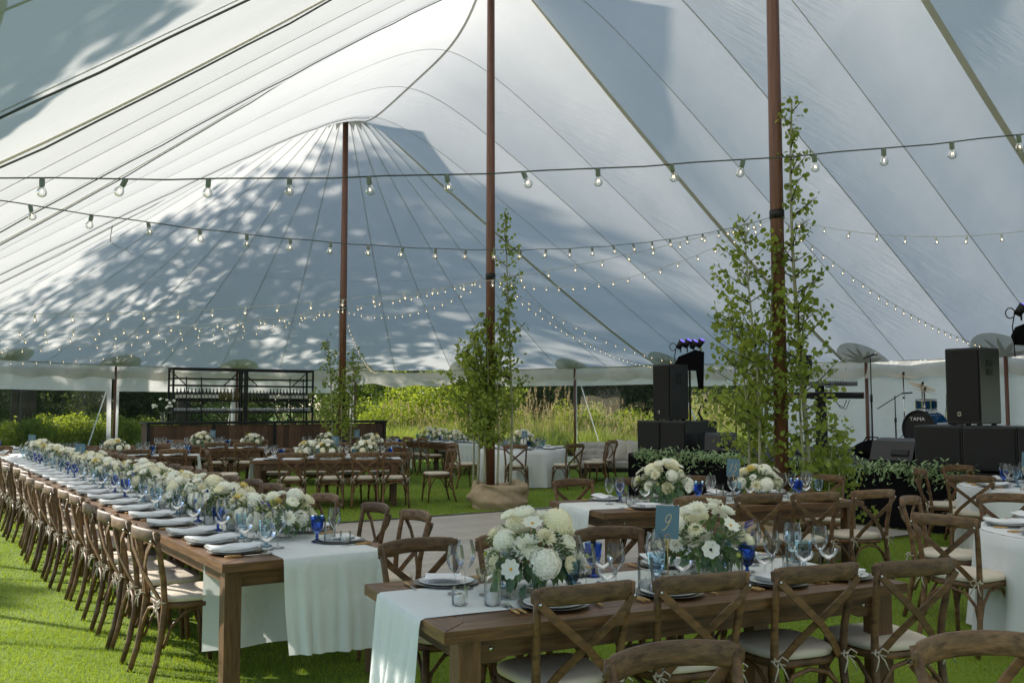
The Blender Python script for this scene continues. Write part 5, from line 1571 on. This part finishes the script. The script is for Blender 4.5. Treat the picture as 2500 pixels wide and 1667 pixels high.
def cab(name, label, t0, s0, s1, dep, z0, h, kind):
    """loudspeaker box: front face at t0, from s0 (image left) down to s1"""
    c = W(t0 + dep / 2, (s0 + s1) / 2, z0)
    T = thing(name, label, 'loudspeaker' if kind == 'top' else 'subwoofer' if kind == 'sub' else 'monitor', c, ANG, 'loudspeakers on the stage')
    wd = abs(s1 - s0)
    part('cabinet', MB().box((0.01, 0, h / 2), (dep - .02, wd, h), ch=.012), M_['black_cab'], T)
    def gr(u, v):
        y = (u - .5) * (wd - .04); b = .018 * (1 - (2 * u - 1) ** 2)
        return (-dep / 2 + .004 - b, y, .03 + (h - .06) * v)
    part('grille', MB().grid(gr, 10, 2), M_['grille'], T)
    if kind == 'top':
        for zz in (.80 * h, .68 * h):
            part('handle', MB().box((0, -wd / 2 - .003, zz), (.13, .01, .085), ch=.004), M_['black'], T)
        part('badge', MB().box((-dep / 2 - .018, .04, .13 * h), (.006, .045, .045)), M_['steel'], T)
        part('badge', MB().box((-dep / 2 - .023, .04, .13 * h), (.004, .036, .036)), M_['black'], T)
    else:
        for zz in (.56 * h, .40 * h):
            part('handle', MB().box((.02, -wd / 2 - .003, zz), (.17, .01, .10), ch=.004), M_['black'], T)
    for sx in (-1, 1):
        for sy in (-1, 1):
            part('foot', MB().box((sx * (dep / 2 - .07), sy * (wd / 2 - .06), -.008), (.05, .05, .02)), M_['black'], T)
    return T
cab('subwoofer', 'black subwoofer under the left loudspeaker, the left one of two', 3.15, -.05, -.665, .78, ST + .018, .57, 'sub')
cab('subwoofer', 'black subwoofer under the left loudspeaker, the right one with side handle', 3.15, -.675, -1.30, .78, ST + .018, .57, 'sub')
cab('loudspeaker', 'tall black loudspeaker standing on the left subwoofers', 3.38, -.23, -.69, .46, ST + .607, 1.0, 'top')
cab('subwoofer', 'black subwoofer beside the stage monitor at right', 3.18, -5.64, -6.31, .78, ST + .018, .57, 'sub')
cab('subwoofer', 'black subwoofer under the right loudspeaker', 3.18, -6.325, -7.02, .78, ST + .018, .57, 'sub')
cab('subwoofer', 'black subwoofer at the right edge of the picture', 3.18, -7.035, -7.7, .78, ST + .018, .57, 'sub')
cab('loudspeaker', 'tall black loudspeaker standing on the right subwoofers', 3.43, -5.96, -6.44, .48, ST + .607, 1.0, 'top')
# wedge monitors
def wedge(t, s, rz, label, wd=.66, sc_=1.0):
    T = thing('stage_monitor', label, 'monitor', W(t, s, ST), ANG + rz, 'stage monitors')
    prof = [(-.20, 0), (-.24, .10), (-.15, .36), (.05, .40), (.22, .12), (.22, 0)]
    V = []; F = []
    for sy in (-1, 1): V += [(x * sc_, sy * wd / 2, z * sc_) for x, z in prof]
    n = len(prof)
    F = [tuple(range(n)), tuple(reversed(range(n, 2 * n)))] + [(j, j + n, (j + 1) % n + n, (j + 1) % n) for j in range(n)]
    part('cabinet', MB().add(V, F, False), M_['black_cab'], T)
    part('grille', MB().add([(.06 * sc_, -wd / 2 + .03, .395 * sc_), (.06 * sc_, wd / 2 - .03, .395 * sc_), (.222 * sc_, wd / 2 - .03, .13 * sc_), (.222 * sc_, -wd / 2 + .03, .13 * sc_)], [(0, 1, 2, 3)], False), M_['grille'], T)
    part('handle', MB().box((-.208 * sc_, -.13, .20 * sc_), (.03, .26, .09), M=Matrix.Rotation(R(18), 4, 'Y')), M_['black'], T)
    part('handle_bar', MB().tube([(-.235 * sc_, -.24, .18 * sc_), (-.243 * sc_, -.13, .185 * sc_), (-.235 * sc_, -.02, .18 * sc_)], .012, 6), M_['black_cab'], T)
    return T
wedge(3.42, -5.27, 0, 'grey-black wedge stage monitor left of the right subwoofers')
wedge(3.55, -1.75, R(40), 'black wedge stage monitor right of the left subwoofers', .5)
# microphones
def mic_stand(t, s, h, label, boom=None, ring=None):
    T = thing('microphone_stand', label, 'microphone stand', W(t, s, ST), 0, 'microphone stands on the stage')
    part('pole', MB().tube([(0, 0, .02), (0, 0, h * .62)], .013, 8).tube([(0, 0, h * .6), (0, 0, h)], .009, 8), M_['black'], T)
    part('base', MB().lathe([(0, .025), (.12, .02), (.135, 0)], 20), M_['black'], T)
    part('clutch', MB().tube([(0, 0, h * .57), (0, 0, h * .64)], .02, 8), M_['black'], T)
    if boom is None:
        d = Vector((-.16, -.02, -.05)) if ring is None else ring
        hd = Vector((0, 0, h + .02))
        part('microphone', MB().tube([hd + d * .55, hd - d * .3], [.011, .016], 8), M_['black'], T)
        part('microphone_head', MB().lathe([(0, -.03), (.018, -.025), (.024, 0), (.018, .024), (0, .03)], 10, c=hd - d * .45), M_['steel'], T)
    else:
        b0, b1 = Vector(boom[0]), Vector(boom[1])
        part('boom', MB().tube([b0, b1], .008, 6), M_['black'], T)
        part('microphone', MB().tube([b1, b1 + Vector((.17, 0, .01))], [.011, .013], 8), M_['black'], T)
    return T
mic_stand(4.2, -1.5, 1.58, 'straight microphone stand right of the left loudspeaker')
mic_stand(4.3, -4.2, 1.60, 'straight microphone stand before the drum kit', ring=Vector((-.20, -.02, -.08)))
mic_stand(5.6, -3.72, 1.02, 'boom microphone stand at the drum cymbals', ((-.30, 0, .80), (.12, 0, 1.06)))
mic_stand(5.2, -5.05, 1.40, 'microphone stand partly behind the right loudspeaker', ((-.04, 0, 1.38), (-.10, 0, 1.42)))
# keyboards
kt = thing('keyboard_stand', 'black column keyboard stand carrying two keyboards', 'keyboard stand', W(5.5, -2.62, ST) + Vector((-.28, 0, 0)), R(8))
part('column', MB().sweep([(.02, .0, 0), (.04, .02, .6), (.0, 0, 1.28)], [(-.08, -.05), (.08, -.05), (.08, .05), (-.08, .05)], (0, 1, 0), [1.15, 1.0, .8], smooth=False), M_['black'], kt)
for zz in (.98, 1.18):
    for sx in (-.22, .26): part('arm', MB().box((sx * .6, -.12, zz), (.04, .34, .02)), M_['black'], kt)
part('base', MB().box((0, 0, .02), (.7, .55, .03)), M_['black'], kt)
part('tablet_holder', MB().box((-.24, -.02, 1.62), (.19, .02, .24), M=Matrix.Rotation(R(-14), 4, 'Z')).tube([(-.2, 0, 1.25), (-.22, 0, 1.55)], .012, 6), M_['black'], kt)
part('vocal_microphone', MB().tube([(.0, -.16, 1.30), (.12, -.2, 1.40)], [.012, .016], 8).lathe([(0, -.03), (.022, -.02), (.027, 0), (.02, .026), (0, .032)], 10, c=(.14, -.2, 1.42)), M_['steel'], kt)
M_['key_grey'] = simple('key_grey', (0.16, 0.165, 0.17), (0.13, 0.135, 0.14), 12, 0.45)
def text_mesh(body, size, mat, shear=0.0, ext=.0015, name='lettering'):
    cu = bpy.data.curves.new('txt', 'FONT'); cu.body = body; cu.size = size; cu.extrude = ext; cu.shear = shear; cu.align_x = 'CENTER'; cu.align_y = 'CENTER'; cu.resolution_u = 3
    o = bpy.data.objects.new('txt', cu); C.objects.link(o)
    dg = bpy.context.evaluated_depsgraph_get(); me = bpy.data.meshes.new_from_object(o.evaluated_get(dg))
    bpy.data.objects.remove(o); me.name = name; me.materials.clear(); me.materials.append(mat)
    return me
def keyboard(z, L_, label, body, end, h, txt=None):
    T = thing('keyboard', label, 'keyboard', kt.location + Vector((.05, -.12, z)), R(8))
    V = []
    part('body', MB().sweep([(-L_ / 2, 0, 0), (L_ / 2, 0, 0)], [(-.15, 0), (.15, 0), (.16, h * .7), (.12, h), (-.16, h * .8)], (0, 0, 1), smooth=False), body, T)
    for sx in (-1, 1): part('end_cheek', MB().box((sx * (L_ / 2 + .012), 0, h * .5), (.024, .31, h * 1.05), ch=.006), end, T)
    part('keys', MB().box((0, .08, h * 1.0), (L_ * .85, .12, .012)), M_['plate'], T)
    for k in range(10): part('knob', MB().lathe([(.009, 0), (.008, .016), (0, .017)], 8, c=(-.1 + k * .045, -.07, h * .98)), M_['black'], T)
    if txt:
        o = ob('lettering', text_mesh(txt, .085, M_['black']), T); o.matrix_local = Matrix.Translation((.14, -.158, h * .42)) @ Matrix.Rotation(pi / 2, 4, 'X') @ Matrix.Scale(1.5, 4, (1, 0, 0))
    return T
keyboard(1.20, 1.02, 'upper grey keyboard with lettering on the stage', M_['key_grey'], M_['key_grey'], .075, 'N  DIO')
M_['key_end'] = simple('key_end', (0.16, 0.09, 0.07), (0.11, 0.06, 0.045), 8, 0.5)
keyboard(.98, 1.26, 'lower black keyboard with brown end on the stage', M_['black'], M_['key_end'], .105)
part('cable', MB().tube([(.2, -.1, .98), (.28, -.16, .86), (.36, -.16, .82), (.44, -.12, .95)], .007, 5).tube([(.22, -.1, .98), (.3, -.16, .82), (.4, -.16, .79), (.5, -.12, .96)], .006, 5), M_['black'], kt)

# drums
M_['drum_blue'] = simple('drum_blue', (0.012, 0.075, 0.19), (0.004, 0.03, 0.09), 7, 0.15, (1, 1, 9))
M_['cymbal'] = simple('cymbal', (0.62, 0.47, 0.25), (0.5, 0.36, 0.18), 6, 0.3, metal=1.0)
M_['drum_head'] = simple('drum_head', (0.75, 0.75, 0.73), None, 6, 0.5)
DK = W(6.25, -3.85, ST + .16)
rs_ = thing('drum_riser', 'low black riser under the drum kit', 'riser', W(6.5, -4.1, ST), ANG)
part('deck', MB().box((0, 0, .14), (2.2, 2.0, .04)), M_['black'], rs_)
part('skirt', MB().box((0, 0, .06), (2.16, 1.96, .12)), M_['skirt'], rs_)
camdir = math.atan2(-DK.y, -DK.x)
bd = thing('bass_drum', 'blue bass drum with black front head lettered TAMA', 'drum', DK, camdir + pi / 2 - R(34))
MX = Matrix.Translation((0, 0, .31)) @ Matrix.Rotation(pi / 2, 4, 'X')
part('shell', MB().lathe([(.292, -.20), (.292, .20)], 36, M=MX), M_['drum_blue'], bd)
part('head', MB().lathe([(0, .205), (.285, .205)], 36, M=MX), M_['black'], bd)
part('hoop', MB().lathe([(.282, .19), (.308, .19), (.308, .225), (.282, .225), (.282, .19)], 36, M=MX), M_['black'], bd)
for k in range(8):
    a = k * pi / 4 + .3
    part('lug', MB().box((math.cos(a) * .305, 0, .31 + math.sin(a) * .305), (.022, .30, .022)), M_['chrome'], bd)
o = ob('lettering', text_mesh('TAMA', .085, M_['plate']), bd); o.matrix_local = Matrix.Translation((-.02, -.209, .47)) @ Matrix.Rotation(pi / 2, 4, 'X') @ Matrix.Scale(1.25, 4, (1, 0, 0))
def drum(off, r, h, label, tilt=0.0, nm='tom_drum'):
    T = thing(nm, label, 'drum', DK + Vector(off), 0, 'drums of the kit')
    T.rotation_euler = (R(tilt), R(-tilt * .4), 0)
    part('shell', MB().lathe([(r * .97, 0), (r * .97, h)], 28), M_['drum_blue'], T)
    part('head', MB().lathe([(0, h + .006), (r * .96, h + .004)], 28), M_['drum_head'], T)
    part('rim', MB().lathe([(r, h - .02), (r * 1.03, h - .02), (r * 1.03, h + .012), (r * .98, h + .012)], 28), M_['chrome'], T)
    part('rim', MB().lathe([(r, .0), (r * 1.03, .0), (r * 1.03, .025), (r * .98, .025)], 28), M_['chrome'], T)
    for k in range(8):
        a = k * pi / 4; part('lug', MB().box((r * 1.0 * math.cos(a), r * 1.0 * math.sin(a), h / 2), (.02, .02, h * .8)), M_['chrome'], T)
    part('stand', MB().tube([(0, 0, 0), (.0, .02, -off[2] + .02)], .011, 6), M_['chrome'], T)
drum((.50, -.1, .62), .18, .27, 'blue rack tom with bright rims beside the right loudspeaker', 6)
drum((.12, .25, .62), .17, .17, 'blue snare drum behind the bass drum', 3, 'snare_drum')
drum((.70, .3, .3), .21, .34, 'blue floor tom mostly hidden by the right loudspeaker', 0)
def cymbal(off, r, label, tx, ty, h):
    T = thing('cymbal', label, 'cymbal', DK + Vector((off[0], off[1], 0)), 0, 'cymbals of the drum kit')
    part('stand', MB().tube([(0, 0, .02), (0, 0, h)], .011, 6).tube([(0, 0, h * .35), (0, 0, h * .42)], .02, 8).tube([(0, 0, h * .68), (0, 0, h * .74)], .02, 8), M_['chrome'], T)
    for k in range(3):
        a = k * 2.09 + .5; part('stand_leg', MB().tube([(0, 0, .22), (.26 * math.cos(a), .26 * math.sin(a), 0)], .009, 5), M_['chrome'], T)
    M = Matrix.Translation((0, 0, h)) @ Matrix.Rotation(R(tx), 4, 'X') @ Matrix.Rotation(R(ty), 4, 'Y')
    part('plate', MB().lathe([(0, .03), (.03, .028), (.05, .012), (r * .6, .002), (r, -.012)], 32, M=M), M_['cymbal'], T)
    part('felt', MB().lathe([(.02, .03), (.02, .06), (.008, .075), (0, .075)], 10, M=M), M_['black'], T)
cymbal((-.30, .15), .23, 'crash cymbal highest on the left of the drum kit', 6, 6, 1.20)
cymbal((.10, .35), .24, 'ride cymbal tilted over the drums', 18, 14, 1.04)
cymbal((.03, .10), .22, 'lower cymbal under the ride cymbal', 8, 16, .94)
# bag
def bagf(u, v):
    a = u * 2 * pi
    k = math.sin(pi * v) ** .5
    return (.30 * math.cos(a) * k * (1 + .1 * math.sin(3 * a)), .18 * math.sin(a) * k, .27 * v * (1 + .18 * math.sin(a * 2 + 1)) - .0)
o = thing('gear_bag', 'slumped black gear bag on the stage behind the garland', 'bag', W(4.7, -3.9, ST))
part('body', MB().grid(bagf, 24, 10), M_['skirt'], o)
part('strap', MB().tube([(-.2, 0, .18), (-.1, -.05, .36), (.08, -.05, .35), (.15, 0, .2)], .013, 6), M_['black'], o)
# stage light tree behind each loudspeaker
M_['lens'] = emit('lens', (0.20, 0.14, 0.75), 0.55)
def light_tree(t, s, h, label, n=4):
    T = thing('stage_light_tree', label, 'stage lights', W(t, s, ST), ANG + R(-40), 'stage light trees')
    part('pole', MB().tube([(0, 0, .02), (0, 0, h - .2)], .02, 8), M_['black'], T)
    for k in range(3):
        a = k * 2.09; part('stand_leg', MB().tube([(0, 0, .4), (.4 * math.cos(a), .4 * math.sin(a), 0)], .012, 5), M_['black'], T)
    V = [(-.12, -.05, -.72), (.24, -.05, -.72), (.24, .05, -.72), (-.12, .05, -.72), (.05, -.1, -.5), (.26, -.1, -.05), (.26, .1, -.05), (-.22, .1, -.2), (-.22, -.1, -.2), (-.20, -.1, -.34), (-.20, .1, -.34), (.05, .1, -.5)]
    m = MB()
    sec = [(.24, -.70), (.26, -.02), (.10, .02), (-.20, -.10), (-.26, -.22), (-.22, -.34), (.12, -.36), (.16, -.70)]
    for yy in (-.09, .09): m.add([(x, yy, h + z) for x, z in sec], [tuple(range(8)) if yy < 0 else tuple(reversed(range(8)))], False)
    m.add([(x, -.09, h + z) for x, z in sec] + [(x, .09, h + z) for x, z in sec], [(j, j + 8, (j + 1) % 8 + 8, (j + 1) % 8) for j in range(8)], False)
    part('shroud', m, M_['skirt'], T)
    for k in range(n):
        x = -.16 + .12 * k
        d = Vector((.45, -.35, .75)).normalized()
        c = Vector((x, -.02, h + .13 + (.02 if k % 2 else 0)))
        p = part('lamp', MB().tube([c - d * .09, c + d * .07], [.05, .062], 14), M_['black'], T)
        part('lens', MB().tube([c + d * .0705, c + d * .074], [.054, .054], 14), M_['lens'], p)
        part('yoke', MB().tube([(x, -.02, h - .02), c], .012, 6), M_['black'], T)
    part('cable', MB().tube([(-.3 + .06 * math.cos(a), -.02, h + .08 + .07 * math.sin(a)) for a in [k * .5 for k in range(14)]] + [(-.27, 0, h - .1), (-.25, 0, h - .5)], .008, 5), M_['black'], T)
light_tree(3.95, -.62, 1.86, 'cluster of stage lamps with violet lenses over the left loudspeaker')
light_tree(4.35, -6.68, 2.0, 'cluster of stage lamps at the upper right edge of the picture')
# small clip light on the left subs
o = thing('clip_light', 'small black goose-neck light standing on the left subwoofers', 'light', W(3.75, -1.12, ST + .59), 0)
part('base', MB().box((0, 0, .01), (.2, .12, .02)), M_['black'], o)
part('neck', MB().tube([(0, 0, .02), (-.06, 0, .14), (-.02, 0, .26), (.05, 0, .24), (.07, 0, .12)], .022, 7), M_['black'], o)
part('head', MB().tube([(.02, 0, .28), (.08, 0, .38)], [.02, .026], 8), M_['black'], o)
# garland of leaves along the stage edge
def garland(s0, s1, n, seed, label, drop=.22):
    r = random.Random(seed); m = MB(); m2 = MB()
    pts = []
    for k in range(n):
        f = k / n
        s = s0 + (s1 - s0) * f
        thick = .5 + .5 * (math.sin(s * 4.1 + seed) * .5 + .5)
        c = W(2.93 + r.uniform(-.08, .12), s, ST + .04 + r.gauss(-.05, .07) * thick - (drop * r.random() ** 2 if r.random() < .25 else 0))
        d = Vector((r.uniform(-1, 1), r.uniform(-1, .6), r.uniform(-.9, .9)))
        leaf_poly(m, c, d, (r.uniform(-.4, .4), -.3, 1), r.uniform(.05, .10), r.uniform(.018, .032), .2)
    T = thing('leaf_garland', label, 'garland', W(2.95, (s0 + s1) / 2, ST), 0, 'garlands on the stage front')
    o = stuff(ob('leaves', m.mesh('leaves', M_['garland']), T)); o.location = -T.location
    o = ob('stem', MB().tube([W(2.97, s0 + (s1 - s0) * k / 20, ST + .03 + .02 * math.sin(k)) for k in range(21)], .012, 5).mesh('stem', M_['bark']), T); o.location = -T.location
garland(-.25, -3.0, 1150, 1, 'green leaf garland on the stage front under the left loudspeaker')
garland(-3.6, -6.6, 1250, 2, 'green leaf garland on the stage front below the right subwoofers')

# ================================================================ SOFA
M_['sofa'] = clothmat('sofa', (0.50, 0.47, 0.43), 0, .4, 20)
M_['pillow'] = clothmat('pillow', (0.60, 0.55, 0.49), 0, .5, 12)
sp_ = Vector((2.25, 21.3, 0))
sf = thing('sofa', 'grey button-tufted sofa left of the stage', 'sofa', sp_, R(-6))
part('seat', MB().box((0, 0, .36), (1.5, .70, .16), ch=.03), M_['sofa'], sf)
part('base', MB().box((0, 0, .24), (1.46, .66, .08)), M_['dark_steel'], sf)
def tuft(u, v):
    x = (u - .5) * 1.5; z = .42 + .42 * v
    bt = .035 * abs(math.sin(u * pi * 7) * math.sin(v * pi * 3))
    return (x, .30 - bt + .05 * v, z)
part('back', MB().grid(tuft, 56, 18).box((0, .40, .62), (1.5, .12, .44), ch=.03), M_['sofa'], sf)
for sx in (-1, 1): part('arm', MB().box((sx * .76, .0, .50), (.12, .72, .36), ch=.04), M_['sofa'], sf)
for sx in (-1, 1):
    for sy in (-1, 1): part('leg', MB().tube([(sx * .66, sy * .27, .2), (sx * .68, sy * .29, 0)], .02, 6), M_['dark_steel'], sf)
def pil(u, v):
    x = (u - .5); y = (v - .5); k = (1 - (2 * x) ** 2) * (1 - (2 * y) ** 2)
    return x, y, k
def pillow(loc, rz, label):
    m = MB()
    for sg in (-1, 1):
        m.grid(lambda u, v: (.44 * (u - .5) * (1 + .12 * abs(2 * v - 1) ** 2), sg * .08 * ((1 - (2 * u - 1) ** 2) * (1 - (2 * v - 1) ** 2)) ** .5, .44 * v * (1 + .06 * abs(2 * u - 1))), 14, 14)
    o = ob('throw_pillow', m.mesh('throw_pillow', M_['pillow'])); o.location = loc; o.rotation_euler = (R(-14), R(7), rz)
    tag(o, label, 'pillow', 'pillows on the sofa')
pillow(sp_ + Vector((.28, .02, .44)), R(-6), 'cream throw pillow upright on the grey sofa')
pillow(sp_ + Vector((.52, -.16, .44)), R(14), 'cream throw pillow leaning in front of another on the sofa')

# ================================================================ BAR
M_['barn_wood'] = simple('barn_wood', (0.125, 0.062, 0.033), (0.055, 0.028, 0.017), 4, 0.7, (12, 12, 1.0), 0.4, 9, vr=0.42)
bz = 1.27
bp = W(.11, 11.0)
bar = thing('bar_counter', 'long bar counter faced with upright reclaimed planks and dark top', 'bar', bp, ANG)
BL_ = 6.3
part('top', MB().box((0, 0, bz - .03), (BL_ + .12, .75, .06), ch=.008), M_['dark_steel'], bar)
pmesh = [MB().box((0, 0, 0), (w_ - .006, .022, bz - .1), ch=.003).mesh('plank', M_['barn_wood']) for w_ in (.14, .175, .21)]
x = -BL_ / 2; k = 0; pr_ = random.Random(8)
posts = [-BL_ / 2 + BL_ * q / 4 for q in range(5)]
while x < BL_ / 2 - .1:
    j = pr_.randrange(3); w_ = (.14, .175, .21)[j]
    ob('plank', pmesh[j], bar, loc=(x + w_ / 2, -.30 + pr_.uniform(-.003, .003), (bz - .1) / 2 + .02)); x += w_
for q in posts: part('post', MB().box((q, -.318, (bz - .06) / 2), (.075, .05, bz - .06)), M_['dark_steel'], bar)
for sx in (-1, 1): part('end_panel', MB().box((sx * (BL_ / 2 + .01), 0, (bz - .06) / 2), (.03, .6, bz - .06)), M_['barn_wood'], bar)
def shelf_unit(cx, label):
    p = W(-.32 + cx, 12.0)
    T = thing('bar_shelf', label, 'shelf', p, ANG, 'bar shelf units')
    wd, dp, ht = 1.86, .46, 2.66
    fr = MB()
    for sx in (-1, 1):
        for sy in (-1, 1):
            part('upright', MB().box((sx * wd / 2, sy * dp / 2, ht / 2), (.045, .045, ht)), M_['dark_steel'], T)
    for zz, th in ((ht - .03, .06), (2.38, .03), (2.20, .04), (1.80, .045), (1.50, .045), (.9, .04)):
        if zz > 2.3:
            for sy in (-1, 1): part('rail', MB().box((0, sy * dp / 2, zz), (wd, .035, th)), M_['dark_steel'], T)
            if zz > 2.5:
                for sx in (-1, 1): part('rail', MB().box((sx * wd / 2, 0, zz), (.035, dp, th)), M_['dark_steel'], T)
        else:
            part('shelf_board', MB().box((0, 0, zz), (wd + .02, dp, th)), M_['dark_steel'], T)
    for a, b in (((-.92, 2.6), (-.5, 2.22)), ((.92, 2.6), (.5, 2.22)), ((-.55, 1.78), (-.1, 1.52)), ((.0, 1.78), (-.42, 1.52)), ((-.5, 1.02), (-.05, 1.46)), ((.35, 1.02), (.0, 1.46)), ((.72, 1.02), (.35, 1.46))):
        part('brace', MB().ribbon([(a[0], dp / 2 - .02, a[1]), (b[0], dp / 2 - .02, b[1])], .028, .012, (0, 1, 0)), M_['dark_steel'], T)
    # ladder rails in front
    for lx in (-.62, -.24):
        x_ = lx if cx < 0 else -lx
        part('ladder_rail', MB().tube([(x_, -dp / 2 - .06, 2.42), (x_ + .02, -dp / 2 - .12, 1.0)], .016, 6), M_['dark_steel'], T)
    return T, wd, dp, p
def bottle_mesh(body, label=True):
    return MB().lathe([(0, 0), (.036, .002), (.038, .01), (.038, .185), (.030, .215), (.0145, .24), (.0135, .295), (.016, .297), (.016, .31), (0, .31)], 12).mesh('bottle', body)
M_['bottle_dark'] = simple('bottle_dark', (0.010, 0.013, 0.008), None, 6, 0.12)
M_['bottle_amber'] = simple('bottle_amber', (0.11, 0.085, 0.015), (0.06, 0.05, 0.01), 6, 0.12)
M_['paper'] = simple('paper', (0.72, 0.70, 0.63), (0.66, 0.64, 0.57), 10, 0.8)
bdk, bam = bottle_mesh(M_['bottle_dark']), bottle_mesh(M_['bottle_amber'])
lab_me = MB().lathe([(.0386, .05), (.0386, .14)], 12).mesh('label', M_['paper'])
tumb = MB().lathe([(0, .002), (.033, .002), (.036, .085)], 10).mesh('tumbler', M_['glass_row'])
nb = 0
for cx, lab in ((-.96, 'black steel bar shelf with wine bottles, the left unit'), (.96, 'black steel bar shelf with wine bottles, the right unit')):
    T, wd, dp, p = shelf_unit(cx, lab)
    side = 'left' if cx < 0 else 'right'
    for k in range(18):
        x_ = -.80 + k * .094
        amb = (12 <= k) if cx < 0 else False
        small = (k < 6) if cx > 0 else (k > 17)
        o = thing('wine_bottle', '%s wine bottle on the %s bar shelf, %s from the left' % ('amber' if amb else 'dark', side, ORD[k]), 'bottle', p + NV * x_ + DV * (-.10) + Vector((0, 0, 1.8235)), random.random() * 6, 'bottles on the bar shelves')
        s_ = .86 if small else 1.0
        o.scale = (s_, s_, s_ * (1.0 if k % 5 else .94))
        ob('glass_body', bam if amb else bdk, o)
        if not amb and not small: ob('paper_label', lab_me, o)
        nb += 1
    for k in range(21):
        x_ = -.86 + k * .086
        for j in range(2):
            put('tumbler', tumb, 'clear tumbler on the %s bar shelf, %s row, %s from the left' % (side, ('front', 'back')[j], ORD[k]), 'tumbler', Matrix.Translation(p + NV * x_ + DV * (-.15 + .1 * j) + Vector((0, 0, 1.524))), 'tumblers on the bar shelves')
# small white flower vase at the left end of the bar
vz = thing('flower_vase', 'glass vase of white blossoms at the left end of the bar', 'vase', bp + NV * (-2.75) + Vector((0, 0, bz)))
part('vase', MB().lathe([(0, .002), (.05, .002), (.06, .1), (.045, .2), (.055, .24)], 14), M_['glass'], vz)
vr_ = random.Random(4)
for k in range(12):
    d = Vector((vr_.uniform(-.28, .28), vr_.uniform(-.15, .15), vr_.uniform(.3, .58)))
    b = ob('bloom', BL['cosmos'][k % 2], vz, M=Matrix.Translation(d) @ look(Vector((d.x, d.y - .3, .3)), k) @ Matrix.Scale(.042, 4))
    part('stem', MB().tube([(0, 0, .1), (d.x * .4, d.y * .4, d.z * .6), d], .003, 4), M_['fern'], vz)

# ================================================================ STRING LIGHTS
sock_me = {}
for key, mm in (('w', 'socket'), ('g', 'socket_grey')):
    sock_me[key] = MB().lathe([(0, 0), (.011, 0), (.0132, -.006), (.0135, -.034), (.0125, -.040), (.0125, -.044), (0, -.044)], 10).mesh('socket', M_[mm])
bulb_me = MB().lathe([(.012, -.042), (.013, -.048), (.021, -.060), (.0245, -.074), (.021, -.088), (.011, -.096), (0, -.098)], 14).mesh('bulb', M_['bulb'])
fil_me = MB().tube([(-.004, 0, -.060), (-.005, 0, -.074), (0, 0, -.066), (.005, 0, -.074), (.004, 0, -.060)], .0013, 4).mesh('filament', M_['filament'])
fil_far = MB().lathe([(0, -.060), (.0048, -.068), (.0048, -.076), (0, -.084)], 6).mesh('filament', M_['filament'])
def strand(A, B, sag, label, step=.31, key='w', near=False, drift=0.0):
    A = Vector(A); B = Vector(B)
    L_ = (B - A).length
    f = lambda u: A.lerp(B, u) - Vector((0, 0, sag * 4 * u * (1 - u)))
    T = thing('string_light', label, 'string lights', A, 0, 'strands of string lights')
    o = ob('cord', MB().tube([f(k / 60) + Vector((0, 0, .003 * math.sin(k * 2.1))) for k in range(61)], .0032, 5).mesh('cord', M_['cord_dark' if key == 'g' else 'cord']), T); o.location = -A
    n = int(L_ / step)
    r = random.Random(int(abs(A.x * 31 + B.y * 17) * 10))
    for k in range(1, n):
        p = f((k + drift) / n) - A
        M = Matrix.Translation(p) @ Matrix.Rotation(r.gauss(0, .16), 4, 'X') @ Matrix.Rotation(r.gauss(0, .2), 4, 'Y') @ Matrix.Rotation(r.random() * 3, 4, 'Z') @ Matrix.Scale(.80 if near else .78, 4)
        s_ = ob('socket', sock_me[key], T, M=M)
        b = ob('bulb', bulb_me, s_)
        ob('filament', fil_me if near else fil_far, s_)
    return T
zp_ = 3.80
PN = W(0, -12.2, zp_)
hp = lambda P: Vector((P.x, P.y, zp_))
strand((6.9, 4.7, 3.80), (-6.2, 3.2, 2.75), .64, 'nearest strand of bulbs stretched across the whole picture', .315, 'g', True, .45)
strand(hp(PR), (-4.6, 2.2, 2.84), .60, 'strand of bulbs from the right pole to the near left edge', .30, 'g', True, .3)
strand(hp(PR), (-7.8, 7.4, 2.62), .62, 'long strand of bulbs from the right pole to the left edge', .30)
strand(hp(PM), (-8.8, 9.6, 2.62), .50, 'uppermost strand of bulbs from the middle pole to the left edge', .30)
strand(hp(PM), (-10.6, 12.6, 2.65), .48, 'lower strand of bulbs from the middle pole to the left edge', .30)
strand(hp(PL), (-12.0, 14.9, 2.65), .42, 'strand of bulbs from the far pole to the left edge', .31)
strand(hp(PL), W(-7.0, 12.2, 2.72), .38, 'lowest strand of bulbs from the far pole to the left window', .33)
strand(hp(PL), hp(PM), .35, 'strand of bulbs between the far and middle poles', .31)
strand(hp(PM), hp(PR), .42, 'strand of bulbs between the middle and right poles', .31)
strand(hp(PL), W(4.6, 14.0, 2.78), .36, 'strand of bulbs from the far pole down to the open bay', .32)
strand(hp(PM), W(9.0, 5.5, 2.72), .34, 'strand of bulbs from the middle pole down behind the left loudspeaker', .32)
strand(hp(PM), W(9.0, 2.5, 2.66), .5, 'strand of bulbs from the middle pole toward the keyboards', .33)
strand(hp(PR), W(9.0, -3.7, 2.72), .30, 'lower strand of bulbs from the right pole to the right wall', .31)
strand(hp(PR), PN, .62, 'upper strand of bulbs from the right pole to the right edge', .31)
